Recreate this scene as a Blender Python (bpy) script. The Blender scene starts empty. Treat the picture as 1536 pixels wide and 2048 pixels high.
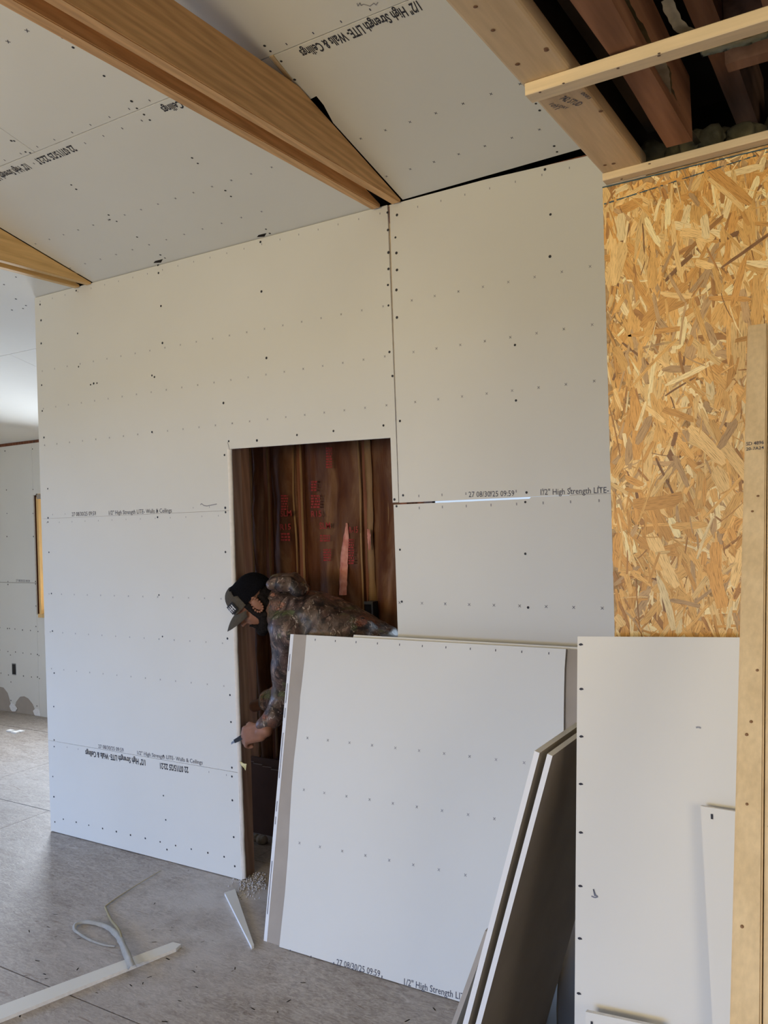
import bpy, bmesh, math, random
from mathutils import Vector as V, Matrix, noise
from mathutils.geometry import intersect_line_plane
random.seed(7)
S = bpy.context.scene
COL = S.collection

# ------------------------------------------------------------------ camera
YAW, PITCH, ROLL, FPX, CAMZ = .551536512, .00789746543, -.0338324243, 1675.88864, 1.652
def cam_axes():
    f = V((-math.sin(YAW)*math.cos(PITCH), math.cos(YAW)*math.cos(PITCH), math.sin(PITCH)))
    r = V((math.cos(YAW), math.sin(YAW), 0)); u = r.cross(f)
    r2 = r*math.cos(ROLL)+u*math.sin(ROLL)
    return r2, r2.cross(f), f
CR, CU, CF = cam_axes()
CO = V((0, 0, CAMZ))
cd = bpy.data.cameras.new('camera'); cam = bpy.data.objects.new('camera', cd); COL.objects.link(cam)
cd.sensor_fit = 'VERTICAL'; cd.sensor_height = 36; cd.lens = FPX*36/2048; cd.clip_start = .05
cam.matrix_world = Matrix(((CR.x, CU.x, -CF.x, CO.x), (CR.y, CU.y, -CF.y, CO.y), (CR.z, CU.z, -CF.z, CO.z), (0, 0, 0, 1)))
S.camera = cam

# ------------------------------------------------------------------ light
S.view_settings.view_transform = 'Standard'; S.view_settings.look = 'None'
S.view_settings.gamma = 1; S.view_settings.use_curve_mapping = False
S.view_settings.exposure = -.33
W = bpy.data.worlds.new('world'); S.world = W; W.use_nodes = True
W.node_tree.nodes['Background'].inputs[0].default_value = (.66, .80, 1, 1)
W.node_tree.nodes['Background'].inputs[1].default_value = 1.2
def area(name, loc, target, sx, sy, power, color):
    l = bpy.data.lights.new(name, 'AREA'); l.shape = 'RECTANGLE'; l.size = sx; l.size_y = sy
    l.energy = power; l.color = color
    o = bpy.data.objects.new(name, l); COL.objects.link(o); o.location = loc
    o.rotation_euler = (V(target)-V(loc)).to_track_quat('-Z', 'Y').to_euler(); return o
# sky seen through the low door-high openings of the left and rear walls, and an unseen warm fill light added behind the camera
area('sky_left', (-11.5, .2, 3.6), (-4, .6, .8), 6.5, 4.5, 1850, (.22, .46, 1))
area('sky_behind', (-2.6, -9.0, 3.4), (-2.2, 0, .8), 5.0, 4.2, 2000, (.20, .44, 1))
area('warm_fill', (-1.6, -2.6, 1.9), (-2.0, 1.2, 3.6), 1.2, .9, 125, (1, .77, .40))
area('daylight_right', (2.3, -1.6, 1.9), (-.6, 1.9, 1.5), 1.2, 1.3, 38, (1, .82, .55))
area('daylight_far_window', (-5.95, 4.87, 1.44), (-4.6, 2.6, .9), .95, 1.0, 115, (.80, .88, 1))
area('daylight_back_room', (-2.1, 5.0, 1.75), (-1.75, 3.2, 1.1), 1.05, .9, 80, (.66, .82, 1))

# ------------------------------------------------------------------ pixel helpers (a pixel meets a real plane)
def ray(x, y): return CF+CR*((x-768)/FPX)-CU*((y-1024)/FPX)
def onp(x, y, p0, n):
    v = ray(x, y); n = V(n); return CO+v*((V(p0)-CO).dot(n)/v.dot(n))
def atY(x, y, Y): return onp(x, y, (0, Y, 0), (0, 1, 0))
def atZ(x, y, Z): return onp(x, y, (0, 0, Z), (0, 0, 1))

# ------------------------------------------------------------------ object helpers
def link(name, me, mats, parent=None):
    o = bpy.data.objects.new(name, me); COL.objects.link(o)
    for m in (mats if isinstance(mats, (list, tuple)) else [mats]): me.materials.append(m)
    if parent: o.parent = parent
    return o
def mesh_bm(name, bm, mats, parent=None, smooth=False):
    bmesh.ops.recalc_face_normals(bm, faces=bm.faces)
    me = bpy.data.meshes.new(name); bm.to_mesh(me); bm.free()
    if smooth:
        for p in me.polygons: p.use_smooth = True
    return link(name, me, mats, parent)
def tag(o, label, cat, group=None):
    o['label'] = label; o['category'] = cat
    if group: o['group'] = group
    return o
def struct(o): o['kind'] = 'structure'; return o
def empty(name, loc=(0, 0, 0)):
    o = bpy.data.objects.new(name, None); COL.objects.link(o); o.location = loc; o.empty_display_size = .05
    return o
def adopt(parent, *kids):
    bpy.context.view_layer.update()
    for k in kids:
        k.parent = parent; k.matrix_parent_inverse = Matrix.Translation(-parent.location)
def bx(bm, x0, x1, y0, y1, z0, z1, mat=0, bev=0, jit=0):
    vs = [bm.verts.new((x, y, z)) for x in (x0, x1) for y in (y0, y1) for z in (z0, z1)]
    fs = [(0, 1, 3, 2), (4, 6, 7, 5), (0, 4, 5, 1), (2, 3, 7, 6), (0, 2, 6, 4), (1, 5, 7, 3)]
    out = []
    for f in fs:
        q = bm.faces.new([vs[i] for i in f]); q.material_index = mat; out.append(q)
    if bev:
        es = {e for q in out for e in q.edges}
        bmesh.ops.bevel(bm, geom=list(es), offset=bev, segments=2, affect='EDGES', profile=.5)
    return vs
def box(name, x0, x1, y0, y1, z0, z1, mats, parent=None, bev=0):
    bm = bmesh.new(); bx(bm, x0, x1, y0, y1, z0, z1, 0, bev)
    return mesh_bm(name, bm, mats, parent)
def slab(name, pts, n, th, mats, parent=None, faces=(0, 1, 1), bulge=None):
    """front polygon pts (world), extruded by th against n; material slots: front, edge, back"""
    n = V(n).normalized(); bm = bmesh.new()
    a = [bm.verts.new(p) for p in pts]; b = [bm.verts.new(V(p)-n*th) for p in pts]
    f = bm.faces.new(a); f.material_index = faces[0]
    g = bm.faces.new(list(reversed(b))); g.material_index = faces[2]
    for i in range(len(a)):
        j = (i+1) % len(a); q = bm.faces.new((a[j], a[i], b[i], b[j])); q.material_index = faces[1]
    return mesh_bm(name, bm, mats, parent)
class Frame:
    def __init__(s, o, a, b):
        s.o = V(o); s.a = V(a).normalized(); s.n = s.a.cross(V(b)).normalized(); s.b = s.n.cross(s.a)
    def px(s, x, y):
        p = onp(x, y, s.o, s.n)-s.o; return p.dot(s.a), p.dot(s.b)
    def at(s, u, v, d=0): return s.o+s.a*u+s.b*v+s.n*d
def marks(name, F, pts, kind, size, mat, parent, d=.0006):
    """screw heads (small domed discs) or printed crosses / ticks, all of one panel joined"""
    bm = bmesh.new()
    for (u, v) in pts:
        if kind == 'screw':
            s = size*random.uniform(.85, 1.15)
            ring = [bm.verts.new(F.at(u+s*math.cos(k*math.pi/4), v+s*math.sin(k*math.pi/4), d)) for k in range(8)]
            c = bm.verts.new(F.at(u, v, d+.0012))
            for k in range(8): bm.faces.new((ring[k], ring[(k+1) % 8], c))
        elif kind == 'cross':
            for ang in (.8, -.8):
                dx, dy = math.cos(ang)*size, math.sin(ang)*size; w = size*.17; ex, ey = -dy/size*w, dx/size*w
                bm.faces.new([bm.verts.new(F.at(u+p, v+q, d)) for p, q in ((-dx-ex, -dy-ey), (dx-ex, dy-ey), (dx+ex, dy+ey), (-dx+ex, -dy+ey))])
        elif kind == 'tick':
            w = size*.22
            bm.faces.new([bm.verts.new(F.at(u+p, v+q, d)) for p, q in ((-w, -size*.5), (w, -size*.5), (w, size*.5), (-w, size*.5))])
        elif kind == 'moon':
            ring = [bm.verts.new(F.at(u+size*math.cos(k*math.pi/6), v+size*.75*math.sin(k*math.pi/6), d)) for k in range(7)]
            ring.append(bm.verts.new(F.at(u-size*.3, v-size*.35, d))); bm.faces.new(ring)
    me = bpy.data.meshes.new(name); bm.to_mesh(me); bm.free()
    o = link(name, me, mat, parent); o['kind'] = 'stuff'; return o
def lettering(text, F, p0, p1, h, mat, parent, bold=0, prefix=None, name='printed_lettering', d=.0008, from_end=None, kind=None):
    """text printed on a frame; baseline from p0 to p1 (u,v); prefix/from_end: which piece of the text spans p0..p1"""
    def outline(t):
        c = bpy.data.curves.new('t', 'FONT'); c.body = t; c.size = 1; c.offset = bold; c.resolution_u = 2
        o = bpy.data.objects.new('t', c); COL.objects.link(o); bpy.context.view_layer.update()
        me = bpy.data.meshes.new_from_object(o.evaluated_get(bpy.context.evaluated_depsgraph_get()))
        bpy.data.objects.remove(o); bpy.data.curves.remove(c); return me
    me = outline(text); xs = [v.co.x for v in me.vertices]; full = max(xs)
    if prefix: m2 = outline(prefix); part = max(v.co.x for v in m2.vertices); bpy.data.meshes.remove(m2)
    elif from_end: m2 = outline(from_end); part = max(v.co.x for v in m2.vertices); bpy.data.meshes.remove(m2)
    else: part = full
    P0, P1 = F.at(*p0), F.at(*p1); a = (P1-P0); k = a.length/part; a.normalize(); b = F.n.cross(a)
    off = -(full-part)*k if from_end else 0
    for v in me.vertices:
        v.co = P0+a*(v.co.x*k+off)+b*(v.co.y/.69*h)+F.n*d
    me.name = name
    return link(name, me, mat, parent)

# ------------------------------------------------------------------ materials
def mat(name, color=(.8, .8, .8), rough=.8, spec=.3):
    m = bpy.data.materials.new(name); m.use_nodes = True
    b = m.node_tree.nodes['Principled BSDF']; b.inputs['Base Color'].default_value = (*color, 1)
    b.inputs['Roughness'].default_value = rough; b.inputs['Specular IOR Level'].default_value = spec
    return m
def N(m, t, **kw):
    n = m.node_tree.nodes.new(t)
    for k, v in kw.items():
        if k in n.inputs: n.inputs[k].default_value = v
        else: setattr(n, k, v)
    return n
def L(m, a, b): m.node_tree.links.new(a, b)
def ramp(m, fac, stops, interp='LINEAR'):
    r = N(m, 'ShaderNodeValToRGB'); cr = r.color_ramp; cr.interpolation = interp
    while len(cr.elements) < len(stops): cr.elements.new(.5)
    for e, (p, c) in zip(cr.elements, stops): e.position = p; e.color = (*c, 1)
    L(m, fac, r.inputs[0]); return r.outputs[0]
def coords(m, scale, kind='Object'):
    t = N(m, 'ShaderNodeTexCoord'); mp = N(m, 'ShaderNodeMapping'); mp.inputs['Scale'].default_value = scale
    L(m, t.outputs[kind], mp.inputs[0]); return mp.outputs[0]
def nz(m, vec, scale, detail=4, rough=.5, dist=0):
    n = N(m, 'ShaderNodeTexNoise'); n.inputs['Scale'].default_value = scale; n.inputs['Detail'].default_value = detail
    n.inputs['Roughness'].default_value = rough; n.inputs['Distortion'].default_value = dist; L(m, vec, n.inputs['Vector']); return n.outputs[0]
def bump(m, h, strength=.2, dist=.005):
    b = N(m, 'ShaderNodeBump'); b.inputs['Strength'].default_value = strength; b.inputs['Distance'].default_value = dist
    L(m, h, b.inputs['Height']); L(m, b.outputs[0], m.node_tree.nodes['Principled BSDF'].inputs['Normal'])
def mix(m, fac, a, b, mode='MIX'):
    x = N(m, 'ShaderNodeMix'); x.data_type = 'RGBA'; x.blend_type = mode
    for i, v in ((0, fac), (6, a), (7, b)):
        if hasattr(v, 'is_linked'): L(m, v, x.inputs[i])
        else: x.inputs[i].default_value = v if i == 0 else (*v, 1)
    return x.outputs[2]
def setc(m, sock): L(m, sock, m.node_tree.nodes['Principled BSDF'].inputs['Base Color'])
def noisy(name, c0, c1, scale, rough=.8, vec=(1, 1, 1), bmp=0, detail=4, spec=.3, lo=.3, hi=.7):
    m = mat(name, c0, rough, spec); c = coords(m, vec); n = nz(m, c, scale, detail)
    setc(m, ramp(m, n, [(lo, c0), (hi, c1)]))
    if bmp: bump(m, n, bmp)
    return m
def wood(name, dark, light, axis='Y', ring=26, rough=.6, contrast=1, knots=False, red=None, streak=.35):
    """long grain along axis"""
    m = mat(name, light, rough, .25)
    sc = {'X': (.35, 5, 5), 'Y': (5, .35, 5), 'Z': (5, 5, .35)}[axis]
    c = coords(m, sc)
    n1 = nz(m, c, 1.3, 3, .5, .3)
    w = N(m, 'ShaderNodeTexWave'); w.wave_type = 'BANDS'; w.bands_direction = 'DIAGONAL'
    w.inputs['Scale'].default_value = ring*.12; w.inputs['Distortion'].default_value = 7; w.inputs['Detail'].default_value = 3
    w.inputs['Detail Scale'].default_value = 1.2
    L(m, c, w.inputs[0])
    n2 = nz(m, coords(m, tuple(v*8 for v in sc)), 3, 3)
    base = ramp(m, w.outputs[1], [(.0, dark), (.55, tuple((a+b)/2 for a, b in zip(dark, light))), (1, light)])
    if contrast < 1: base = mix(m, 1-contrast, base, light)
    base = mix(m, ramp(m, n1, [(.35, (0, 0, 0)), (.75, (.5, .5, .5))]), base, dark)
    base = mix(m, streak, base, ramp(m, n2, [(.3, tuple(v*.72 for v in light)), (.7, tuple(min(1, v*1.1) for v in light))]), 'MIX')
    if knots:
        vo = N(m, 'ShaderNodeTexVoronoi'); vo.inputs['Scale'].default_value = 2.2
        L(m, coords(m, tuple(min(1.0, v)*1.6 if v < 1 else 1.7 for v in sc)), vo.inputs[0])
        base = mix(m, ramp(m, vo.outputs[0], [(.02, (1, 1, 1)), (.06, (.0, .0, .0))]), base, tuple(v*.35 for v in dark))
    setc(m, base); bump(m, n2, .12, .002); return m

M_paper = noisy('drywall_face_paper', (.685, .675, .615), (.72, .71, .65), 1.6, .75, bmp=0, detail=5)
M_gyps = noisy('gypsum_edge', (.74, .73, .70), (.86, .85, .82), 60, .95, bmp=.4)
M_back = noisy('drywall_back_paper', (.36, .315, .26), (.41, .36, .30), 6, .85)
M_tape = mat('edge_tape', (.76, .77, .77), .6)
M_ink = mat('printing_ink', (.085, .085, .11), .7)
M_inkl = mat('faint_ink', (.30, .295, .30), .8)
M_inkb = mat('bold_ink', (.035, .035, .045), .7)
M_screw = mat('black_screw', (.03, .03, .033), .5)
M_beam = wood('fir_beam', (.44, .215, .08), (.80, .48, .22), 'Y', 34, .6, .75, streak=.40)
M_beamy = wood('yellow_fir', (.50, .30, .11), (.74, .50, .23), 'Y', 16, .6, .7)
M_pine = wood('pine_stud_y', (.53, .37, .20), (.66, .49, .29), 'Y', 12, .6, .5, True)
M_pinex = wood('pine_strip_x', (.60, .46, .27), (.74, .60, .39), 'X', 10, .6, .5, True)
M_pinez = wood('pine_post_z', (.62, .46, .25), (.80, .63, .38), 'Z', 10, .6, .5, True)
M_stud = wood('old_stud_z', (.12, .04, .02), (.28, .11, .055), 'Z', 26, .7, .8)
M_studo = wood('lit_stud_z', (.30, .12, .045), (.62, .30, .13), 'Z', 26, .6, .8)  # orange light on one inner stud is put into its wood colour
M_dstud = wood('dusty_stud_z', (.16, .09, .065), (.40, .27, .21), 'Z', 26, .8, .7)
M_old = wood('old_joist', (.10, .05, .03), (.26, .15, .10), 'Y', 16, .8, .7)
M_oldred = wood('reddish_joist', (.11, .045, .022), (.33, .16, .085), 'Y', 16, .8, .9)
M_dark = noisy('dark_void_boards', (.012, .009, .007), (.03, .02, .014), 6, .9)  # near-black deck boards; also painted as the shade in the sheet notches

def floor_mat():
    m = mat('worn_subfloor', (.3, .27, .24), .5, .4)
    big = nz(m, coords(m, (1, 1, 1)), .9, 5, .6)
    rot = N(m, 'ShaderNodeMapping'); rot.inputs['Rotation'].default_value = (0, 0, .35); rot.inputs['Scale'].default_value = (1.6, 4.5, 1)
    L(m, coords(m, (1, 1, 1)), rot.inputs[0])
    fl = nz(m, rot.outputs[0], 2.6, 9, .68, 1.2)
    fine = nz(m, rot.outputs[0], 17, 7, .7, 1.5)
    base = ramp(m, fl, [(.34, (.20, .155, .115)), (.5, (.33, .28, .235)), (.66, (.46, .41, .36))])
    base = mix(m, .5, base, ramp(m, fine, [(.38, (.085, .062, .045)), (.5, (.30, .26, .22)), (.62, (.54, .48, .42))]))
    base = mix(m, ramp(m, big, [(.4, (0, 0, 0)), (.7, (.5, .5, .5))]), base, (.47, .44, .41))
    sc = nz(m, coords(m, (1.2, 5, 1)), 2.2, 9, .72, 2.5)
    base = mix(m, ramp(m, sc, [(.60, (0, 0, 0)), (.68, (.55, .55, .55))]), base, (.56, .53, .50))
    base = mix(m, ramp(m, sc, [(.34, (.75, .75, .75)), (.42, (0, 0, 0))]), base, (.19, .14, .10))
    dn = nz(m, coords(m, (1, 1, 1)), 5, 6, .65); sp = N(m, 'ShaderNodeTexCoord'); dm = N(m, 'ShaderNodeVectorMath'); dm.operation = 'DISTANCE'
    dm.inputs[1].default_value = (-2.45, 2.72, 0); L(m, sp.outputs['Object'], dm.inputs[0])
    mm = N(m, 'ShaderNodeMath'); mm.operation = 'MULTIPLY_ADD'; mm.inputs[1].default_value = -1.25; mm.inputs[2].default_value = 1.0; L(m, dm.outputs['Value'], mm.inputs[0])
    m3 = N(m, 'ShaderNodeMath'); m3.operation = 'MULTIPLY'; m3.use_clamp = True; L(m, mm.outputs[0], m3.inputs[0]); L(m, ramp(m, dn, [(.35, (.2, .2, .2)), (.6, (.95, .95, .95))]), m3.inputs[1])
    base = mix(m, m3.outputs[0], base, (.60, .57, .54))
    setc(m, base); bump(m, fine, .45, .004)
    L(m, ramp(m, big, [(.3, (.40,)*3), (.7, (.58,)*3)]), m.node_tree.nodes['Principled BSDF'].inputs['Roughness'])
    return m
M_floor = floor_mat()
M_seam = mat('dark_seam', (.05, .045, .04), .9)
def kraft_mat():
    m = mat('kraft_paper', (.25, .13, .06), .5, .4)
    n = nz(m, coords(m, (6, 6, 1.1)), 2, 5, .6, .6); n2 = nz(m, coords(m, (1, 1, 1)), 30, 3)
    setc(m, ramp(m, n, [(.3, (.17, .050, .020)), (.5, (.27, .105, .042)), (.68, (.46, .235, .11))]))
    bump(m, n, .6, .01); return m
M_kraft = kraft_mat()
M_flange = noisy('kraft_flange', (.44, .25, .11), (.68, .44, .22), 14, .55, (1, 1, .2))
M_pink = noisy('pink_insulation', (.60, .22, .17), (.80, .40, .32), 30, .95, bmp=.6)
M_redink = mat('red_ink', (.34, .035, .03), .6)
M_card = noisy('brown_board', (.10, .045, .025), (.16, .08, .045), 5, .45, spec=.5)
M_plate = mat('blue_black_sill', (.012, .018, .028), .6)
M_jamb = wood('sunlit_jamb', (.62, .36, .12), (.82, .56, .24), 'Z', 12, .6, .5)  # sunlight on the jamb is put into the yellow wood colour
M_rock = noisy('mineral_wool', (.07, .062, .03), (.19, .17, .10), 26, .98, bmp=1)
M_rag = noisy('torn_backing_paper', (.30, .27, .20), (.50, .45, .35), 18, .8, bmp=.5)
M_ragd = noisy('dirty_backing_paper', (.10, .085, .045), (.24, .20, .12), 10, .85, bmp=.5)
M_blue = mat('blue_edge_paint', (.05, .10, .13), .7)
M_dust = noisy('gypsum_dust', (.40, .37, .35), (.62, .60, .58), 40, .95, bmp=.6)
M_black = mat('black_plastic', (.02, .02, .022), .4)
M_metal = mat('grey_metal', (.35, .36, .37), .35); M_metal.node_tree.nodes['Principled BSDF'].inputs['Metallic'].default_value = .8
M_straw = mat('yellowed_paper', (.62, .55, .36), .7)

def osb_flake_mat():
    m = mat('osb_flakes', (.6, .4, .2), .5, .35)
    at = N(m, 'ShaderNodeAttribute'); at.attribute_name = 'flake'
    uv = N(m, 'ShaderNodeUVMap'); uv.uv_map = 'grain'
    mp = N(m, 'ShaderNodeMapping'); mp.inputs['Scale'].default_value = (.6, 12, 1); L(m, uv.outputs[0], mp.inputs[0])
    n = nz(m, mp.outputs[0], 5, 4, .6, .2)
    g = ramp(m, n, [(.34, (.38, .33, .27)), (.47, (.92, .92, .90)), (.62, (1.0, 1.0, 1.0)), (.74, (.72, .69, .64))])
    setc(m, mix(m, 1.0, at.outputs[0], g, 'MULTIPLY')); bump(m, n, .3, .001); return m
M_flake = osb_flake_mat()
M_osb = noisy('osb_core', (.30, .17, .065), (.55, .37, .17), 60, .6, bmp=.5)

# ================================================================== SETTING
SL = .27                     # ceiling slope
YP = 2.937                   # partition face
def cz(y): return YP+SL*(YP-y)
# ---- floor: sheets of worn subfloor with open joints
fl = struct(box('floor', -7.7, 2.6, -4.6, 5.0, -.12, -.022, M_seam))
ys = [-4.6, -2.95, -1.73, -.51, .71, 1.93, 3.15, 4.37, 5.0]
for j in range(len(ys)-1):
    off = {5: -4.32, 4: -5.5, 6: -5.2}.get(j, -4.9+(j % 2)*1.2)
    xs = [-7.7]+[off+2.44*k for k in range(-1, 5) if -7.6 < off+2.44*k < 2.5]+[2.6]
    if j == 5: xs = [-7.7, -6.76, -4.32, 0, 2.6]
    for i in range(len(xs)-1):
        box('floor_panel', xs[i]+.0015, xs[i+1]-.0015, ys[j]+.0035, ys[j+1]-.0035, -.018, 0, M_floor, fl)
# ---- ceiling: rafters + deck with drywall sheets under the slope
def cpt(x, y, up=0): return (x, y, cz(y)+up)
bm = bmesh.new()
for (x0, x1, y0, y1, u0, u1) in [(-7.7, 2.6, -1.2, 5.1, .20, .24)]+[(x, x+.038, -1.2, 5.0, .03, .2) for x in [-7.3+.61*k for k in range(11)]]:
    vs = [bm.verts.new((x, y, cz(y)+u)) for x in (x0, x1) for y in (y0, y1) for u in (u0, u1)]
    for f in [(0, 1, 3, 2), (4, 6, 7, 5), (0, 4, 5, 1), (2, 3, 7, 6), (0, 2, 6, 4), (1, 5, 7, 3)]: bm.faces.new([vs[i] for i in f])
bx(bm, -7.7, 2.6, -4.6, -1.2, cz(-1.2)+.02, cz(-1.2)+.24)
ceil = struct(mesh_bm('ceiling', bm, M_dark))
CN = V((0, -SL, -1)).normalized()
def cpanel(poly): return slab('drywall_panel', [cpt(*p) for p in poly], CN, .0127, [M_paper, M_gyps, M_back], ceil, (0, 1, 2))
g = .002
BX0, BX1 = -1.808, -1.672     # main beam
LX0, LX1 = -3.672, -3.548     # left beam
JY = 2.128
FC = Frame(cpt(0, YP), (1, 0, 0), V((0, -1, SL)))    # n points down into the room; b towards the ridge
# course along the partition
cA = cpanel([(LX1+.002, YP+.03), (LX1+.002, JY+g), (-1.6915, JY+g), (-1.6915, 2.30), (BX0-.003, 2.36), (BX0-.003, YP+.03)])
cB = cpanel([(BX1+.004, YP+.0), (-.30, YP-.035), (-.30, JY+g), (-1.69, JY+g), (-1.682, 2.335), (-1.648, 2.330), (-1.650, 2.375), (BX1+.001, 2.46)])
cC = cpanel([(-5.93, 3.40), (-5.93, JY+g), (LX1, JY+g), (LX1, 2.27), (LX0-.002, 2.28), (LX0-.002, 2.96), (-4.03, 2.96), (-4.03, 3.40)])
cD = cpanel([(-7.6, 3.40), (-7.6, JY+g), (-5.934, JY+g), (-5.934, 3.40)])
for x_, y_ in ((316, 524), (523, 472)):
    slab('notch_shade', [FC.at(*FC.px(x_+a, y_+b), .0006) for a, b in ((-9, 2), (-6, -2), (10, -6), (6, 1))], CN, .0005, M_dark, cA, (0, 0, 0))  # thin dark patches stand in for shaded notches in the sheet edge
# upper courses
cE = cpanel([(-2.88, JY-g), (-2.88, .93), (-.48, .93), (-.48, JY-g)])
cF = cpanel([(-5.31, JY-g), (-5.31, .93), (-2.883, .93), (-2.883, JY-g)])
for x0, x1 in ((-7.6, -5.314), (-.476, 2.5)): cpanel([(x0, JY-g), (x0, .93), (x1, .93), (x1, JY-g)])
for yy in ((.926, -.24), (-.244, -1.2)):
    for x0, x1 in ((-7.6, -4.1), (-4.1, -1.66), (-1.656, .8), (.8, 2.5)): cpanel([(x0, yy[0]), (x0, yy[1]), (x1-.003, yy[1]), (x1-.003, yy[0])])
slab('drywall_panel', [(-7.6, -1.2, cz(-1.2)), (-7.6, -4.5, cz(-1.2)), (2.5, -4.5, cz(-1.2)), (2.5, -1.2, cz(-1.2))], (0, 0, -1), .0127, [M_paper, M_gyps, M_back], ceil)
cG = cpanel([(-7.6, 4.72), (-7.6, 3.404), (-4.935, 3.404), (-4.935, 4.72)])
cH = cpanel([(-4.932, 4.72), (-4.932, 3.404), (-4.06, 3.404), (-4.06, 4.72)])
cpanel([(-3.95, 4.7), (-3.95, 3.06), (.5, 3.06), (.5, 4.7)])
scr = [(x/2.743, y/2.743) for x, y in [(343,205),(401,260),(571,416),(722,555),(751,594),(790,628),(822,658),(62,772),(78,773),(140,833),(165,838),(224,898),(391,1014),(418,1038),(1054,866),(1085,896),(1236,1045),(1267,1077),(596,1179),(602,1204),(640,1214),(752,1300),(880,1398),(905,1415),(1459,1257),(1480,1280)]]
scr2 = [(500+x/3.84, y/3.84) for x, y in [(240,470),(343,611)]]+[(900+x/2.415, y/2.415) for x, y in [(415,500),(433,533),(503,705),(517,733)]]
scr3 = [(500+x/3.84, y/3.84) for x, y in [(112,351),(157,393)]]
scr4 = [(20+6*i, 563+0*i) for i in range(0)]+[(32,554),(8,569),(32,598),(46,617),(52,611),(24,620)]
def up(F, L_): return [F.px(*p) for p in L_]
isA = lambda p: FC.at(*FC.px(*p)).y > JY and FC.at(*FC.px(*p)).x > LX1
marks('screw_heads', FC, up(FC, [p for p in scr if isA(p)]), 'screw', .0052, M_screw, cA)
marks('screw_heads', FC, up(FC, [p for p in scr if not isA(p)]), 'screw', .0052, M_screw, cF)
marks('screw_heads', FC, up(FC, scr2), 'screw', .0048, M_screw, cB)
marks('screw_heads', FC, up(FC, scr3), 'screw', .0048, M_screw, cE)
marks('screw_heads', FC, up(FC, scr4), 'screw', .006, M_screw, cC)
def row(a, b, n): return [(a[0]+(b[0]-a[0])*i/(n-1), a[1]+(b[1]-a[1])*i/(n-1)) for i in range(n)]
def frow(F, a, b, n):
    A, B = F.px(*a), F.px(*b); return row(A, B, n)
q = 1/2.743
marks('printed_crosses', FC, frow(FC, (195*q, 1337*q), (1490*q, 917*q), 15)+frow(FC, (385*q, 1470*q), (1435*q, 1160*q), 12), 'cross', .006, M_ink, cA)
marks('printed_crosses', FC, up(FC, [(16, 83), (54, 61), (92, 40), (130, 19)]), 'cross', .008, M_ink, cF)
xb = [(500+x/3.84, y/3.84) for x, y in [(1427,868),(1229,936),(1040,999),(850,1064),(1413,1243),(1231,1298),(1048,1354)]]+[(900+x/2.415, y/2.415) for x, y in [(338,405),(198,453),(63,500),(432,625),(299,665),(168,705),(42,744)]]
marks('printed_crosses', FC, up(FC, xb), 'cross', .0062, M_ink, cB)
jt = FC.px(180, 265)[1]
marks('printed_ticks', FC, [(u, jt+.03) for u in [-3.05+.1045*k for k in range(12)]], 'tick', .009, M_ink, cF)
marks('printed_ticks', FC, [(u, jt-.035) for u in [-2.95+.1045*k for k in range(7)]], 'tick', .009, M_ink, cA)
marks('printed_ticks', FC, [(u, jt+.03) for u in [-1.6+.1045*k for k in range(8)]], 'tick', .009, M_ink, cE)
T_DATE2, T_LAB, T_DATE = '22 07/15/25 22:21', '1/2" High Strength LITE- Walls & Ceilings', '27 08/30/25 09:59'
lettering(T_DATE2, FC, FC.px(142, 290), FC.px(69, 318), .035, M_inkb, cA, .022)
lettering(T_LAB, FC, FC.px(51, 326), FC.px(0, 346), .035, M_inkb, cA, .022, prefix='1/2" High Streng')
lettering(T_LAB, FC, FC.px(368, 197), FC.px(320, 215), .035, M_inkb, cA, .022, from_end='& Ceilings')
lettering(T_LAB, FC, FC.px(836, 0), FC.px(597, 101), .036, M_inkb, cB, .022)
# handwriting scrawl near the beam
def scrawl(F, pts, w, m, parent):
    bm = bmesh.new(); P = [F.at(*F.px(*p), .0008) for p in pts]
    for i in range(len(P)-1):
        a, b = P[i], P[i+1]; t = (b-a).normalized().cross(F.n)*w
        bm.faces.new([bm.verts.new(v) for v in (a-t, b-t, b+t, a+t)])
    return mesh_bm('pencil_scrawl', bm, m, parent)
scrawl(FC, [(714, 6), (716, 12), (720, 5), (722, 11), (727, 8), (740, 12), (748, 6), (752, 10), (756, 4)], .0014, M_inkl, cE)
# shim and dark notch batten beside the main beam
sh = slab('wood_shim', [FC.at(*FC.px(*p), .004) for p in ((539, 112), (547, 110), (585, 158), (581, 163))], CN, .008, M_pine)
tag(sh, 'thin wooden shim beside the big ceiling beam at the sheet joint', 'shim')

# ---- partition (wall_back): studs and plates carrying six sheets
WX0, WX1 = -4.02, -.45
DX0, DX1, DZ = -2.648, -1.764, 1.995
def wx(x, y): return atY(x, y, YP).x
wb = struct(box('wall_back', WX0+.0, DX0-.04, YP+.0127, YP+.10, 0, .038, M_stud))
for (n_, a) in {'top_plate': (WX0, WX1, YP+.0127, YP+.10, 2.86, 2.93), 'header': (DX0-.04, DX1+.04, YP+.0127, YP+.10, DZ+.012, DZ+.15)}.items():
    box(n_, *a, M_stud, wb)
for x in (WX0, -3.62, -3.2, -1.764+.002, -1.02, -.62):
    if x == -1.762: box('stud', x+.02, x+.058, YP+.0127, YP+.10, .038, 2.0, M_stud, wb)
    elif x > -1.2: box('stud', x, x+.038, YP+.0127, YP+.10, .038, 2.86, M_stud, wb)
    else: box('stud', x, x+.038, YP+.0127, YP+.10, .038, 2.86, M_stud, wb)
js = box('stud', DX0-.040, DX0-.002, YP+.0135, YP+.095, .0, DZ+.01, M_dstud, wb)
bm = bmesh.new(); prev = None
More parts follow.
